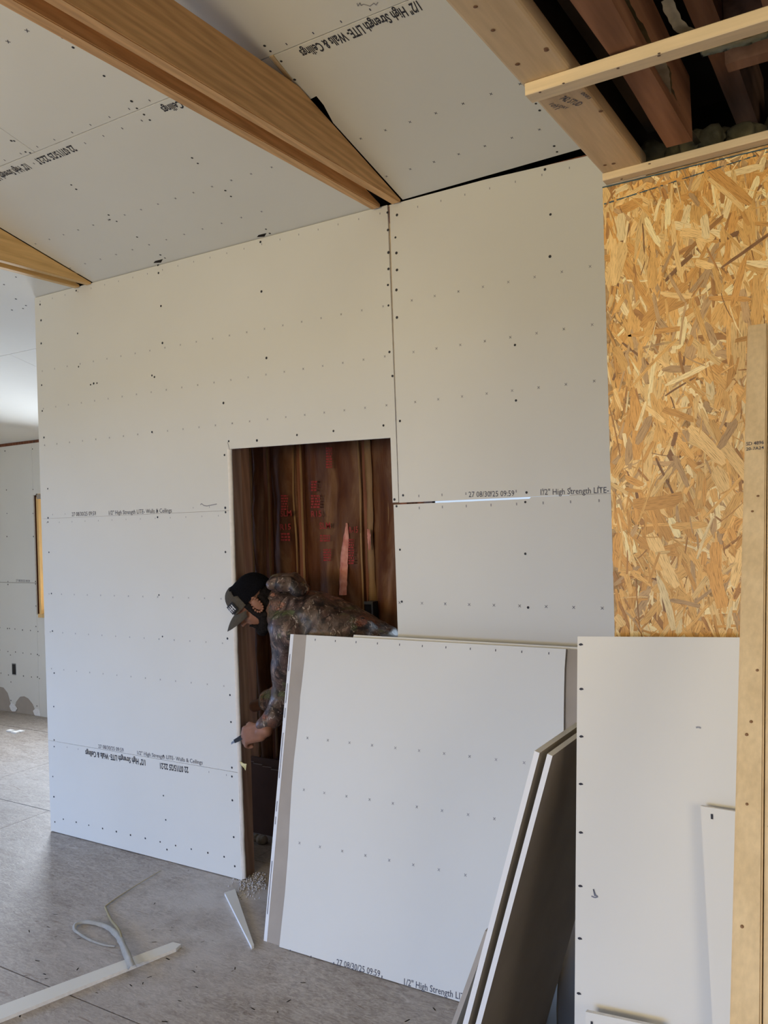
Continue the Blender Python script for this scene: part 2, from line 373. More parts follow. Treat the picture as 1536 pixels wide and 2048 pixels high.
for k in range(81):
    z = .008+(DZ-.004)*k/80; w = .013+.0035*noise.noise(V((z*9, 1, 0)))+.002*noise.noise(V((z*40, 5, 0)))-.003*(1-abs(z-1)); e = .0015*noise.noise(V((z*25, 9, 0)))
    cur = [bm.verts.new(p) for p in ((DX0-.001, YP-.0012, z), (DX0+w*.45+e, YP+.002, z), (DX0+w+e, YP+.012, z), (DX0+w*.8, YP+.022, z), (DX0-.001, YP+.022, z))]
    if prev:
        for j in range(4): bm.faces.new((prev[j], prev[j+1], cur[j+1], cur[j]))
    prev = cur
mesh_bm('gypsum_lip', bm, noisy('fresh_gypsum', (.86, .85, .82), (.93, .92, .90), 60, .9), wb, True)['label'] = 'freshly cut white gypsum edge'; js['label'] = 'rough brown jamb stud dusted with gypsum at the doorway'
box('stud', -1.752, -1.712, YP+.0129, YP+.04, 1.73, 2.935, M_pinez, wb)
for x0, x1 in ((WX0+.04, -3.63), (-3.57, -3.21), (-3.15, DX0-.05), (-.97, -.63)): box('blocking', x0, x1, YP+.013, YP+.05, 1.69, 1.74, M_stud, wb)  # added behind the sheet joints to stop light leaking through
WF = (0, -1, 0)
def wpanel(poly): return slab('drywall_panel', [(x, YP, z) for x, z in poly], WF, .0127, [M_paper, M_gyps, M_back], wb, (0, 1, 2))
def ragged(x, z0, z1, n, amp):   # torn sheet edge
    return [(x+random.uniform(-amp, amp), z0+(z1-z0)*i/n) for i in range(1, n)]
pTL = wpanel([(WX0, 1.7145), (WX0, 2.932), (-1.7415, 2.932), (-1.736, 1.7165), (DX1, 1.7165), (DX1, 1.982), (DX0, DZ+.004), (DX0, 1.7145)])
pTR = wpanel([(-1.733, 1.7145), (-1.731, 2.930), (-1.3, 2.931), (WX1, 2.906), (WX1, 1.7145)])
pML = wpanel([(WX0, .5), (WX0, 1.7138), (DX0, 1.7134)]+ragged(DX0+.001, 1.70, .52, 22, .003)+[(DX0, .5005)])
pBL = wpanel([(WX0, .004), (WX0, .4985), (DX0+.002, .4985)]+ragged(DX0+.003, .49, .02, 12, .003)+[(DX0+.004, .004)])
pMR = wpanel([(-1.742, .50), (DX1+.004, .50)]+[(DX1+.004, 1.7075), (-1.17, 1.7075), (-1.165, 1.7135), (WX1, 1.7138), (WX1, .50)])
pBR = wpanel([(-1.742, .01), (DX1+.004, .01), (DX1+.004, .497), (WX1, .497), (WX1, .01)])
box('bottom_plate', DX1+.01, WX1, YP+.0127, YP+.10, 0, .038, M_stud, wb)
# (first points of the two right lower sheets sit inside the jamb line)
FW = Frame((0, YP, 0), (1, 0, 0), (0, 0, 1))
z5 = lambda L_: [(x/3.2, 560+y/3.2) for x, y in L_]
z7 = lambda L_: [(80+x/3.657, 1460+y/3.657) for x, y in L_]
z8 = lambda L_: [(760+x/3.2, 900+y/3.2) for x, y in L_]
sTL = z5([(257,157),(263,258),(264,406),(267,673),(271,838),(282,1008),(306,1336),(308,1523),(497,342),(503,555),(580,670),(600,662),(621,660),(1464,1032),(1437,1120),(1442,1458),(1007,1478),(488,68)])+[(322,612),(325,686),(523,583),(533,716),(304,751),(309,754),(304,864),(447,806),(514,881),(594,870),(667,862),(767,851),(775,425),(776,460),(777,538),(776,570),(777,611),(779,704),(785,752),(789,999),(777,505),(316,530),(317,546),(521,484)]
sTR = [(794,430),(791,475),(793,506),(794,540),(793,580),(794,635),(800,842),(1090,339),(1101,429),(1100,513),(1030,690),(1032,801)]+z8([(148,290),(938,272)])
sMR = z8([(106,360),(930,333),(128,638),(930,664),(140,970),(948,1008)])
sML = z5([(307,1549),(1444,1486),(1009,1518)])+[(98,1104.6),(103,1187),(105,1262),(108.5,1346),(107.6,1413),(451,1104),(455,1277),(460,1390),(462,1444),(318,1190),(325,1273)]+z7([(104,73),(903,188),(1404,275)])
sBL = z7([(104,121),(94,340),(102,488),(109,672),(171,652),(265,674),(357,696),(458,720),(559,743),(662,768),(770,792),(879,818),(992,845),(1107,871),(1228,898),(1347,927),(929,874),(920,657),(903,480),(1404,340),(1407,514),(1417,783),(1425,996)])
for p, s, r_ in ((pTL, sTL, .0062), (pTR, sTR, .0062), (pMR, sMR, .006), (pML, sML, .0055), (pBL, sBL, .0052)):
    marks('screw_heads', FW, up(FW, s), 'screw', r_*.9, M_screw, p)
cx = [-3.972+.1045*k for k in range(36)]
marks('printed_crosses', FW, [(x, z) for z in (2.523, 2.317, 2.116) for x in cx if x < -1.75], 'cross', .0058, M_inkl, pTL)
marks('printed_crosses', FW, [(x, z) for z in (2.525, 2.317, 2.116) for x in [-1.642+.1045*k for k in range(11)]], 'cross', .0062, M_inkl, pTR)
marks('printed_crosses', FW, [(x, z) for z in (1.303, 1.095, .895) for x in cx if x < -2.68], 'cross', .0052, M_inkl, pML)
marks('printed_crosses', FW, [(x, 1.308) for x in [-1.642-.105+.1045*k for k in range(12)]], 'cross', .0072, M_inkl, pMR)
for p, z in ((pTL, 1.735), (pML, 1.692)): marks('printed_ticks', FW, [(x+(.05 if z > 1.7 else 0), z) for x in cx if x < -2.75 and not -3.85 < x < -2.95 or z < 1.7 and x < -2.7], 'tick', .007, M_inkl, p)
for p, z in ((pTR, 1.738), (pMR, 1.690)): marks('printed_ticks', FW, [(x+.02, z) for x in [-1.66+.1045*k for k in range(10)]], 'tick', .010, M_inkl, p)
marks('printed_ticks', FW, [(x, 2.905) for x in cx if x < -1.76], 'tick', .008, M_inkl, pTL)
marks('printed_ticks', FW, [(x, 2.893) for x in [-1.6+.1045*k for k in range(10)]], 'tick', .008, M_inkl, pTR)
marks('printed_ticks', FW, [(x, .479) for x in (-3.86, -3.77, -2.83, -2.72)], 'tick', .008, M_inkl, pBL)
P5 = lambda x, y: FW.px(x/3.2, 560+y/3.2)
P7 = lambda x, y: FW.px(80+x/3.657, 1460+y/3.657)
P8 = lambda x, y: FW.px(760+x/3.2, 900+y/3.2)
lettering(T_DATE, FW, P5(460, 1512), P5(615, 1505), .021, M_ink, pTL, .004)
lettering(T_LAB, FW, P5(693, 1503), P5(1100, 1487), .021, M_ink, pTL, .004)
lettering(T_DATE, FW, P8(567, 302), P8(860, 294), .021, M_ink, pTR, .003)
lettering(T_LAB, FW, P8(1020, 288), P8(1465, 274), .021, M_ink, pTR, .003, prefix='1/2" High Strength LITE-')
lettering(T_DATE, FW, P7(427, 131), P7(612, 160), .019, M_ink, pML, .004)
lettering(T_LAB, FW, P7(707, 178), P7(1190, 252), .019, M_ink, pML, .004)
lettering(T_DATE2, FW, P7(1085, 272), P7(877, 241), .028, M_inkb, pBL, .024)
lettering(T_LAB, FW, P7(775, 220), P7(332, 148), .028, M_inkb, pBL, .024)
scrawl(FW, [(401, 1010), (403, 1007), (408, 1011), (414, 1012), (424, 1010), (434, 1008)], .0022, M_inkl, pTL)
scrawl(FW, [(455, 884), (457, 890), (459, 899)], .0015, M_inkl, pTL)

# ---- far wall beyond the partition, with a window
YF = 4.72
FF = Frame((0, YF, 0), (1, 0, 0), (0, 0, 1))
wf = struct(box('wall_far', -7.6, -6.57, YF+.03, YF+.14, 0, 2.45, M_stud))
for a in ((-5.6, -3.9, 0, 2.45), (-6.57, -5.6, 0, .87), (-6.57, -5.6, 2.01, 2.45)): box('stud_bay', a[0], a[1], YF+.03, YF+.14, a[2], a[3], M_stud, wf)
def fpanel(poly, parent=wf): return slab('drywall_panel', [(x, YF, z) for x, z in poly], (0, -1, 0), .0127, [M_paper, M_gyps, M_back], parent, (0, 1, 2))
f1 = fpanel([(-7.6, 1.186), (-7.6, 2.425), (-6.566, 2.43), (-6.566, 1.186)])
f2 = fpanel([(-6.564, 1.965), (-6.564, 2.43), (-4.0, 2.43), (-4.0, 1.965)])
bot = [(-6.566, 0.0), (-6.62, .02), (-6.64, .07), (-6.66, .10), (-6.72, .145), (-6.78, .16), (-6.84, .15), (-6.90, .10), (-6.93, .04), (-6.965, .03), (-6.99, .10), (-7.02, .17), (-7.08, .215), (-7.16, .22), (-7.24, .19), (-7.34, .10), (-7.6, .06)]
f3 = fpanel([(-7.6, 1.183), (-6.566, 1.183)]+bot)
f4 = fpanel([(-6.564, .0), (-6.564, .905), (-4.0, .905), (-4.0, 0)])
box('bare_back_paper', -7.6, -6.57, YF+.005, YF+.012, 0, .3, M_back, wf)
for (cx_, cz_) in ((-6.94, .05), (-6.60, .035)):
    pts = [V((cx_+.055*math.cos(-t*.698)*random.uniform(.7, 1.1), YF-.004, max(.002, cz_-.01+.05*math.sin(-t*.698)*random.uniform(.6, 1)))) for t in range(9)]
    slab('torn_paper_flap', pts, (0, -1, 0), .004, M_gyps, f3, (0, 0, 0))
box('top_plate', -7.6, -4.0, YF+.014, YF+.14, 2.40, 2.47, M_stud, wf)  # added to stop window light leaking over the wall top
marks('screw_heads', FF, up(FF, [(10,902),(65,898),(12,886),(68,884),(13,980),(66,979),(14,1027),(66,1027),(14,1073),(67,1073),(16,1163),(71,1163),(16,1169),(71,1168),(72,1212),(72,1253),(76,1263),(0,1255),(15,1257),(19,1257),(30,1258),(45,1260),(61,1261),(92,1264),(75,1309),(78,1311),(0,1300),(16,1303),(21,1310),(31,1304),(46,1306),(62,1308),(94,1312),(75,1354),(79,1357),(2,1346),(17,1350),(47,1352),(63,1354),(96,1359),(22,1364),(22,1401),(74,1412)]), 'screw', .006, M_screw, f3)
lettering('27 08/30/25 09:59', FF, FF.px(32, 1163), FF.px(60, 1164.5), .02, M_ink, f1, .004)
ob = box('outlet_box', -6.945, -6.885, YF-.001, YF+.03, .342, .448, M_metal, wf)
box('outlet_void', -6.938, -6.892, YF-.003, YF-.0012, .35, .44, M_black, ob)
# window in the far wall
w1 = struct(box('window_1', -6.52, -5.55, YF+.135, YF+.15, .90, .915, M_jamb))
for n_, a in {'left_jamb': (-6.52, -6.495, YF-.004, YF+.14, .91, 1.975), 'right_jamb': (-5.6, -5.575, YF-.004, YF+.14, .91, 1.975),
              'head_jamb': (-6.52, -5.575, YF-.004, YF+.14, 1.945, 1.975), 'sill': (-6.53, -5.565, YF-.012, YF+.16, .88, .912)}.items():
    box(n_, *a, M_jamb, w1)
box('sash_rail', -6.495, -5.6, YF+.10, YF+.135, .912, .96, mat('white_vinyl', (.8, .8, .8), .4), w1)
box('head_bracket', -6.51, -6.4, YF-.006, YF-.001, 1.93, 1.97, M_back, w1)

# ---- inner insulated wall seen through the doorway
YI = 3.50
wi = struct(box('wall_inner', -3.95, -.4, YI, YI+.09, 0, .02, M_stud))
box('sill_band', -3.3, -.4, YI-.012, YI+.09, .0, .085, M_plate, wi)
box('top_plate', -3.95, -.4, YI, YI+.09, 2.62, 2.70, M_stud, wi)
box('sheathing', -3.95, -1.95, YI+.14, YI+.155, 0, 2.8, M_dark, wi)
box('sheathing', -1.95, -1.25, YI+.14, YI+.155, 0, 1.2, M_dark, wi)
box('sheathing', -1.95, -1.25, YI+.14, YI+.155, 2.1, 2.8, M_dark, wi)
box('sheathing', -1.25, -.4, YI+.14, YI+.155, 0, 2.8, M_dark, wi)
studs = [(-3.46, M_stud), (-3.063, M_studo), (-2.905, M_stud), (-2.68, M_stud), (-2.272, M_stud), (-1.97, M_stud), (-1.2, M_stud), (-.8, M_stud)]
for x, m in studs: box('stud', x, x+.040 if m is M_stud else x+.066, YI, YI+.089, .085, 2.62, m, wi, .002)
def batt(x0, x1, z0, z1, seed, bulge=.03, parent=wi):
    bm = bmesh.new(); nx, nz_ = 14, 60; G = []
    for i in range(nx+1):
        for k in range(nz_+1):
            u = i/nx; x = x0+(x1-x0)*u; z = z0+(z1-z0)*k/nz_
            b = math.sin(math.pi*u)**.6*bulge
            n_ = noise.noise(V((x*9+seed, z*2.2, seed)))*.055+noise.noise(V((x*28+seed+z*7, z*9, seed)))*.011
            G.append(bm.verts.new((x, YI+.012-b-n_*math.sin(math.pi*u)**.5, z)))
    for i in range(nx):
        for k in range(nz_):
            a = i*(nz_+1)+k; bm.faces.new((G[a], G[a+nz_+1], G[a+nz_+2], G[a+1]))
    bmesh.ops.solidify(bm, geom=bm.faces[:], thickness=.004)
    return mesh_bm('insulation_batt', bm, M_kraft, parent, True)
bt = {}
for i, (x0, x1) in enumerate([(-3.42, -3.066), (-2.997, -2.907), (-2.862, -2.684), (-2.636, -2.276), (-2.228, -1.974)]):
    bt[i] = batt(x0, x1, .085, 2.62, 3.1*i+1, .02 if i in (1, 2) else .032)
def flange(x, seed, w=.008, z0=.4, z1=2.6):      # pale stapled paper edge beside a stud
    bm = bmesh.new(); prev = None
    for k in range(61):
        z = z0+(z1-z0)*k/60; dx = noise.noise(V((seed, z*2.5, 0)))*.012; ww = w*(1+.7*noise.noise(V((z*6, seed, 3))))
        cur = [bm.verts.new((x+dx-ww*.5, YI-.008, z)), bm.verts.new((x+dx, YI-.020, z)), bm.verts.new((x+dx+ww*.5, YI-.010, z))]
        if prev:
            for a in range(2): bm.faces.new((prev[a], prev[a+1], cur[a+1], cur[a]))
        prev = cur
    bmesh.ops.solidify(bm, geom=bm.faces[:], thickness=.002)
    return mesh_bm('paper_flange', bm, M_flange, wi, True)
for x, s, w in ((-2.985, 1, .010), (-2.868, 4, .014), (-2.645, 9, .014), (-2.285, 6, .010), (-2.232, 8, .04), (-2.69, 3, .006), (-2.12, 13, .010)): flange(x, s, w)
def tear(left, right, seed):
    """ragged slit with pink wool bulging through; left/right edges as pixels on the batt"""
    bm = bmesh.new(); prev = None; n = len(left)
    for i in range((n-1)*6+1):
        k, t = divmod(i, 6); k2 = min(k+1, n-1); t /= 6
        a = atY(*(left[k][j]*(1-t)+left[k2][j]*t for j in (0, 1)), YI-.045); b = atY(*(right[k][j]*(1-t)+right[k2][j]*t for j in (0, 1)), YI-.045)
        cur = []
        for j in range(5):
            u = j/4; p = a.lerp(b, u); p.y -= .012*math.sin(math.pi*u)+.006*noise.noise(p*60); p.x += .003*noise.noise(V((i*.7, seed, 0)))
            cur.append(bm.verts.new(p))
        if prev:
            for j in range(4): bm.faces.new((prev[j], prev[j+1], cur[j+1], cur[j]))
        prev = cur
    return mesh_bm('pink_insulation_tear', bm, M_pink, bt[3], True)
tear([(693, 1046), (687, 1075), (682, 1105), (679, 1145), (679, 1190)], [(695, 1046), (698, 1075), (696, 1105), (695, 1145), (693, 1190)], 1)
tear([(736, 1058), (734, 1070), (736, 1084), (738, 1100)], [(738, 1058), (742, 1070), (741, 1084), (740, 1100)], 2)
FI = Frame((0, YI-.055, 0), (1, 0, 0), (0, 0, 1))
def ipx(x, y): return FI.px(x, y)
for t, x0, x1, y, h in (('R15', 622, 643, 1034, .030), ('SLM', 639, 661, 1058, .032), ('R15', 560, 582, 1060, .03), ('SLM', 561, 583, 1033, .03), ('R-15', 698, 716, 1066, .03)):
    lettering(t, FI, ipx(x0, y), ipx(x1, y-1), h, M_redink, bt[3] if x0 > 600 else bt[2], .01)
def rblock(x0, y0, x1, y1, b):
    rows = max(3, int((y1-y0)/5)); bm = bmesh.new()
    for r_ in range(rows):
        ya = y0+(y1-y0)*r_/rows; yb = ya+(y1-y0)/rows*.62; xx = x0
        while xx < x1:
            w = random.uniform(2, 6)
            bm.faces.new([bm.verts.new(FI.at(*ipx(a, c))) for a, c in ((xx, ya), (min(xx+w, x1), ya), (min(xx+w, x1), yb), (xx, yb))]); xx += w+random.uniform(.8, 2)
    mesh_bm('red_print_block', bm, M_redink, bt[b])
rblock(622, 962, 634, 984, 3); rblock(622, 990, 640, 1018, 3); rblock(640, 1070, 660, 1085, 3); rblock(647, 1098, 662, 1124, 3); rblock(652, 895, 664, 938, 3)
rblock(562, 990, 576, 1022, 2); rblock(562, 1066, 580, 1084, 2); rblock(697, 1078, 708, 1130, 3)
# wiring box on the stud behind his back
eb = box('switch_box', -2.235, -2.19, YI-.075, YI-.02, 1.155, 1.25, M_black, wi)
box('box_rim', -2.237, -2.188, YI-.078, YI-.0755, 1.238, 1.252, M_metal, eb)
box('box_rim', -2.196, -2.188, YI-.078, YI-.0755, 1.155, 1.238, M_metal, eb)
# board leaning at its foot
bd = slab('brown_board', [(-3.22, 3.43, .0), (-2.55, 3.43, .0), (-2.55, 3.455, .40), (-3.22, 3.455, .395)], (0, -1, .06), .012, M_card)
for i in range(6):
    box('plastic_glint', -3.05+.06*i, -2.99+.06*i, 3.441-.0025*(i % 2), 3.446, .372-.008*i, .376-.008*i, mat('plastic_sheen', (.35, .28, .24), .2, .8), bd)  # pale strips painted in as glints along the board top
tag(bd, 'dark brown board standing at the foot of the insulated wall inside the doorway', 'board')
bmc = bmesh.new()
for i in range(5):
    c = bmesh.ops.create_icosphere(bmc, subdivisions=2, radius=.022*random.uniform(.7, 1.2), matrix=Matrix.Translation((-2.905+.014*i, 3.335+random.uniform(-.01, .01), .016)))['verts']
    for v in c: v.co += V((0, 0, .004))*noise.noise(v.co*60)
tag(mesh_bm('crumpled_paper', bmc, noisy('dusty_wad', (.30, .26, .20), (.45, .40, .33), 40), None, True), 'crumpled pale wad on the floor in front of the brown board', 'paper')

# ---- room ends, mostly out of view
wl = struct(box('wall_left', -7.7, -7.6, -4.6, 5.0, 0, .05, M_paper))
for a in ((-4.6, -2.6, .05, 1.95), (2.4, 5.0, .05, 1.95), (-4.6, 5.0, 1.95, 4.3)): box('wall_section', -7.7, -7.6, *a, M_paper, wl)
wr = struct(box('wall_right', 2.5, 2.6, -4.6, 5.0, 0, .9, M_paper))
for a in ((-4.6, -2.4, .9, 2.6), (-.7, 5.0, .9, 2.6), (-4.6, 5.0, 2.6, 4.3)): box('wall_section', 2.5, 2.6, *a, M_paper, wr)
wk = struct(box('wall_front', -7.7, 2.6, -4.6, -4.5, 0, .05, M_paper))
for a in ((-7.7, -4.6, .05, 1.8), (-.4, 2.6, .05, 1.8), (-7.7, 2.6, 1.8, 4.3)): box('wall_section', a[0], a[1], -4.6, -4.5, a[2], a[3], M_paper, wk)
wq = struct(box('wall_rear', -3.9, -2.65, 4.86, 4.95, 0, 2.6, M_dark))
for a in ((-1.65, 2.5, 0, 2.6), (-2.65, -1.65, 0, 1.2), (-2.65, -1.65, 2.25, 2.6)): box('wall_section', a[0], a[1], 4.86, 4.95, a[2], a[3], M_dark, wq)

# ================================================================== BEAMS
def beam(name, label, x0, x1, z0, z1, ply, y0, y1, mA, mB, taper):
    t = empty(name, ((x0+x1)/2, y1, z0))
    def plank(nm, a, b, zb, zt, m, ys_, yt):
        bm = bmesh.new(); vs = bx(bm, a, b, ys_, yt, zb, zt)
        ztw = cz(yt)-.002               # the end is cut to the roof slope
        yc = YP-((zt+.002)-YP)/SL
        bm.free(); bm = bmesh.new()
        prof = [(ys_, zb), (yt, zb), (yt, max(zb+.006, ztw)), (yc, zt), (ys_, zt)]
        A = [bm.verts.new((a, y, z)) for y, z in prof]; B = [bm.verts.new((b, y, z)) for y, z in prof]
        bm.faces.new(A); bm.faces.new(B[::-1])
        es = []
        for i in range(5): bm.faces.new((A[i], B[i], B[(i+1) % 5], A[(i+1) % 5]))
        bmesh.ops.bevel(bm, geom=[e for e in bm.edges if abs((e.verts[0].co-e.verts[1].co).normalized().y) > .9], offset=.003, segments=2, affect='EDGES')
        o = mesh_bm(nm, bm, m); adopt(t, o); return o
    plank('plank', x1-ply, x1, z0, z1, mA, y0, y1)
    plank('plank', x0, x0+ply, z0-.002, z1-.01, mB, y0, y1-.005)
    plank('filler_block', x0+ply, x1-ply, z0+.055, z1, mB, y0, y1-.02)
    tag(t, label, 'beam'); return t
beam('ceiling_beam', 'large doubled timber tie beam crossing above the centre, reddish grain', BX0, BX1, 2.925, 3.116, .042, -1.1, YP-.012, M_beam, M_beam, 0)
beam('ceiling_beam', 'smaller-looking yellow doubled beam at the left edge meeting the wall top', LX0, LX1, 2.925, 3.116, .038, -1.1, YP-.004, M_beamy, M_beamy, 0)

# ================================================================== RIGHT SIDE: OSB wall and open ceiling
ZB, YO = 2.43, 1.95
OX0 = -.574
wo = struct(box('wall_right_stub', OX0+.005, .5, YO+.0125, YO+.10, 0, .038, M_pinex))
for x in (OX0+.01, -.17, .24): box('stud', x, x+.038, YO+.0125, YO+.10, .038, 2.37, M_pinez, wo)
box('top_plate', OX0+.005, .5, YO+.0125, YO+.10, 2.37, 2.408, M_pinex, wo)
op = slab('osb_panel', [(OX0-.004, YO, 0), (OX0-.004, YO, 1.3), (OX0+.006, YO, 2.4125), (.48, YO, 2.427), (.48, YO, 0)], (0, -1, 0), .0115, [M_osb, M_blue, M_osb], wo, (0, 1, 2))
def osb_x0(z): return OX0-.004+max(0, (z-1.3)/1.105*.010)
def flakes():
    me = bpy.data.meshes.new('wood_flakes'); verts, faces, cols, uvs = [], [], [], []
    pal = [((.80, .47, .15), 34), ((.88, .60, .25), 24), ((.68, .36, .10), 26), ((.95, .75, .40), 14), ((.44, .22, .07), 10), ((.26, .13, .055), 4), ((.56, .36, .17), 12)]
    pool = [c for c, w in pal for _ in range(w)]
    NF = 7000
    for i in range(NF):
        big = i > NF*.45 and random.random() < .30
        Lh = random.uniform(.030, .074) if big else random.uniform(.010, .040)
        Wd = random.choice((.003, .005, .007, .009, .013) if big else (.0015, .003, .005, .008))*random.uniform(.7, 1.2)
        cx_ = random.uniform(OX0-.0, -.10); cz_ = random.uniform(1.0, 2.42)
        ang = math.pi/2+random.gauss(0, .42) if random.random() < .70 else random.uniform(0, math.pi)
        ca, sa = math.cos(ang), math.sin(ang); d = .0003+.0016*i/NF+random.uniform(0, .0004)
        c = random.choice(pool)
        if c[0] < .5: Wd *= .55
        k = random.uniform(.86, 1.14); c = tuple(min(1, v*k) for v in c)
        n = 6; top, bot_ = [], []; bend = random.uniform(-.08, .08)
        for j in range(n+1):
            t = -1+2*j/n; w1, w2 = Wd*(1+random.uniform(-.12, .12)), Wd*(1+random.uniform(-.12, .12))
            if j in (0, n): w1 *= random.uniform(.2, .95); w2 *= random.uniform(.2, .95)
            off = bend*Lh*(1-t*t)
            top.append((t*Lh+random.uniform(-.002, .002), w1+off)); bot_.append((t*Lh+random.uniform(-.002, .002), -w2+off))
        ring = bot_+top[::-1]; ok = True; P = []
        for (a, b) in ring:
            x, z = cx_+a*ca-b*sa, cz_+a*sa+b*ca
            lim = 2.4095+(x-OX0)*.013
            if x < osb_x0(z)-.004 or z > lim+.004: ok = False
            x = max(x, osb_x0(z)); z = min(z, lim)
            P.append((x, YO-d, z))
        if not ok: continue
        b0 = len(verts); verts += P; faces.append(list(range(b0, b0+len(P))))
        cols += [(*c, 1)]*len(P); ou = random.uniform(0, 50); uvs += [(a*12+ou, b*12+ou*.7) for a, b in ring]
    me.from_pydata(verts, [], faces)
    ca_ = me.color_attributes.new('flake', 'FLOAT_COLOR', 'POINT')
    for i, c in enumerate(cols): ca_.data[i].color = c
    uv = me.uv_layers.new(name='grain')
    for l in me.loops: uv.data[l.index].uv = uvs[l.vertex_index]
    o = link('wood_flakes', me, M_flake, op); o['kind'] = 'stuff'
flakes()
FO = Frame((0, YO-.003, 0), (1, 0, 0), (0, 0, 1))
bm = bmesh.new()
for a, b in ((FO.px(1208, 408), FO.px(1536, 303)),):
    n = 60
    for i in range(n):
        if random.random() < .25: continue
        u0, v0 = a[0]+(b[0]-a[0])*i/n, a[1]+(b[1]-a[1])*i/n; u1 = u0+(b[0]-a[0])/n; w = random.uniform(.0006, .0016)
        bm.faces.new([bm.verts.new(FO.at(p, q_)) for p, q_ in ((u0, v0-w), (u1, v0-w), (u1, v0+w), (u0, v0+w))])
mesh_bm('blue_chalk_line', bm, M_blue, op)
box('blue_edge_paint', OX0+.006, .48, YO-.0026, YO-.0002, 2.4085, 2.411, M_blue, op)
# stud laid flat along the ceiling edge
js_ = empty('ceiling_joist', (-.515, YO, ZB))
jb = box('stud_board', -.560, -.467, -.6, YO-.002+.01, ZB, ZB+.038, M_pine, None, .006); adopt(js_, jb)
FJ = Frame((-.5, 1.6, ZB-.0001), (0, -1, 0), (-1, 0, 0))
FJ = Frame((0, 0, ZB), (0, 1, 0), (1, 0, 0))
for t, a, b, h in (('742 STUD', (1117, 198), (1155, 212), .016), ('S-DRY', (1110, 211), (1132, 218), .008), ('0083', (1160, 186), (1176, 198), .008), ('1011', (1096, 207), (1110, 219), .010)):
    if FJ.n.z > 0: FJ = Frame((0, 0, ZB), (0, 1, 0), (-1, 0, 0))
    lt = lettering(t, FJ, FJ.px(*a), FJ.px(*b), h, M_ink, None, .004); adopt(js_, lt)
kn = marks('knots', FJ, up(FJ, [(1035, 128), (951, 13), (986, 60), (1093, 100), (1092, 97), (1202, 222), (1210, 330), (1227, 327)]), 'screw', .0042, mat('knot', (.16, .08, .04), .7), None); kn['kind'] = 'stuff'; adopt(js_, kn)
tag(js_, 'tan stud laid flat along the ceiling edge, stamped with black grade marks', 'joist')
def strip(y0, y1, z0, z1, zr, label):
    t = empty('furring_strip', (-.3, y0, z0))
    bm = bmesh.new(); vs = bx(bm, -.558 if y0 > 1.7 else -.552, .5, y0, y1, z0, z1)
    for v in bm.verts:
        if v.co.x > 0: v.co.z += zr
    bmesh.ops.bevel(bm, geom=bm.edges[:], offset=.0012, segments=1, affect='EDGES')
    b = mesh_bm('board', bm, M_pinex); adopt(t, b)
    Fb = Frame((0, y0, 0), (1, 0, 0), (0, 0, 1))
    return t, tag(t, label, 'furring strip')
s1, _ = strip(1.431, 1.466, 2.407, 2.4295, .0, 'upper pale furring strip nailed across under the open joists')
s2, _ = strip(1.915, 1.947, 2.412, 2.4295, .016, 'lower pale furring strip along the top of the flake board')
for t, pts, z in ((s1, [(1080, 184), (1127, 166), (1318, 106), (1318, 111), (1236, 136)], 2.4068), (s2, [(1243, 358), (1299, 327)], 2.4118)):
    F_ = Frame((0, 0, z), (0, 1, 0), (-1, 0, 0))
    if F_.n.z > 0: F_ = Frame((0, 0, z), (0, 1, 0), (1, 0, 0))
    k = marks('nail_heads', F_, up(F_, pts), 'screw', .0028, mat('nail_rust', (.12, .08, .06), .6), None); adopt(t, k)
# old joists above
def joist(x0, x1, y0, y1, z0, z1, m, label, jit=.004, seed=0):
    bm = bmesh.new(); n = 16
    rings = []
    for i in range(n+1):
        y = y0+(y1-y0)*i/n; w = lambda k: noise.noise(V((y*3, k, seed)))*jit
        rings.append([bm.verts.new(p) for p in ((x0+w(1), y, z0+w(2)), (x1+w(3), y, z0+w(4)), (x1+w(5), y, z1), (x0+w(6), y, z1))])
    for i in range(n):
        for k in range(4): bm.faces.new((rings[i][k], rings[i][(k+1) % 4], rings[i+1][(k+1) % 4], rings[i+1][k]))
    bm.faces.new(rings[0]); bm.faces.new(rings[-1][::-1])
    return tag(mesh_bm('old_joist', bm, m), label, 'joist')
joist(-.400, -.350, -.3, 1.868, 2.432, 2.57, M_oldred, 'old reddish rough-sawn joist with a cut end above the furring strips', .005, 2)
joist(-.30, -.255, -.3, 2.3, 2.56, 2.72, M_old, 'dark old joist deep in the open ceiling, right of the reddish joist', .004, 5)
joist(-.455, -.43, -.3, 1.93, 2.50, 2.70, M_dark, 'darkest old joist in the gap beside the tan stud', .004, 8)
joist(-.17, -.10, -.3, 1.90, 2.50, 2.68, M_old, 'old brown joist at the right side of the open ceiling', .004, 11)
bl = box('blocking_board', -.254, -.172, 1.70, 1.735, 2.49, 2.70, M_old); tag(bl, 'brown blocking board between the old joists in the open ceiling', 'board')
bl2 = box('blocking_board', -.095, .3, 1.30, 1.33, 2.47, 2.62, wood('amber_board', (.20, .09, .03), (.38, .20, .08), 'X', 12)); tag(bl2, 'amber brown board at the top right of the open ceiling', 'board')
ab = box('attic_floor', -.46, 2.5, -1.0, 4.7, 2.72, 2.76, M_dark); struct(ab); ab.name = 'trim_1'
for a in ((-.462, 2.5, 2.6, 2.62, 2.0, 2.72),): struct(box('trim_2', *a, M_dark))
struct(box('void_closure_1', -.50, 2.5, 2.36, 2.38, 2.43, 3.1, M_dark)); struct(box('void_closure_2', -.505, -.49, -1.0, 2.36, 2.475, 3.05, M_dark))  # dark boards added to close off a light leak in the open ceiling
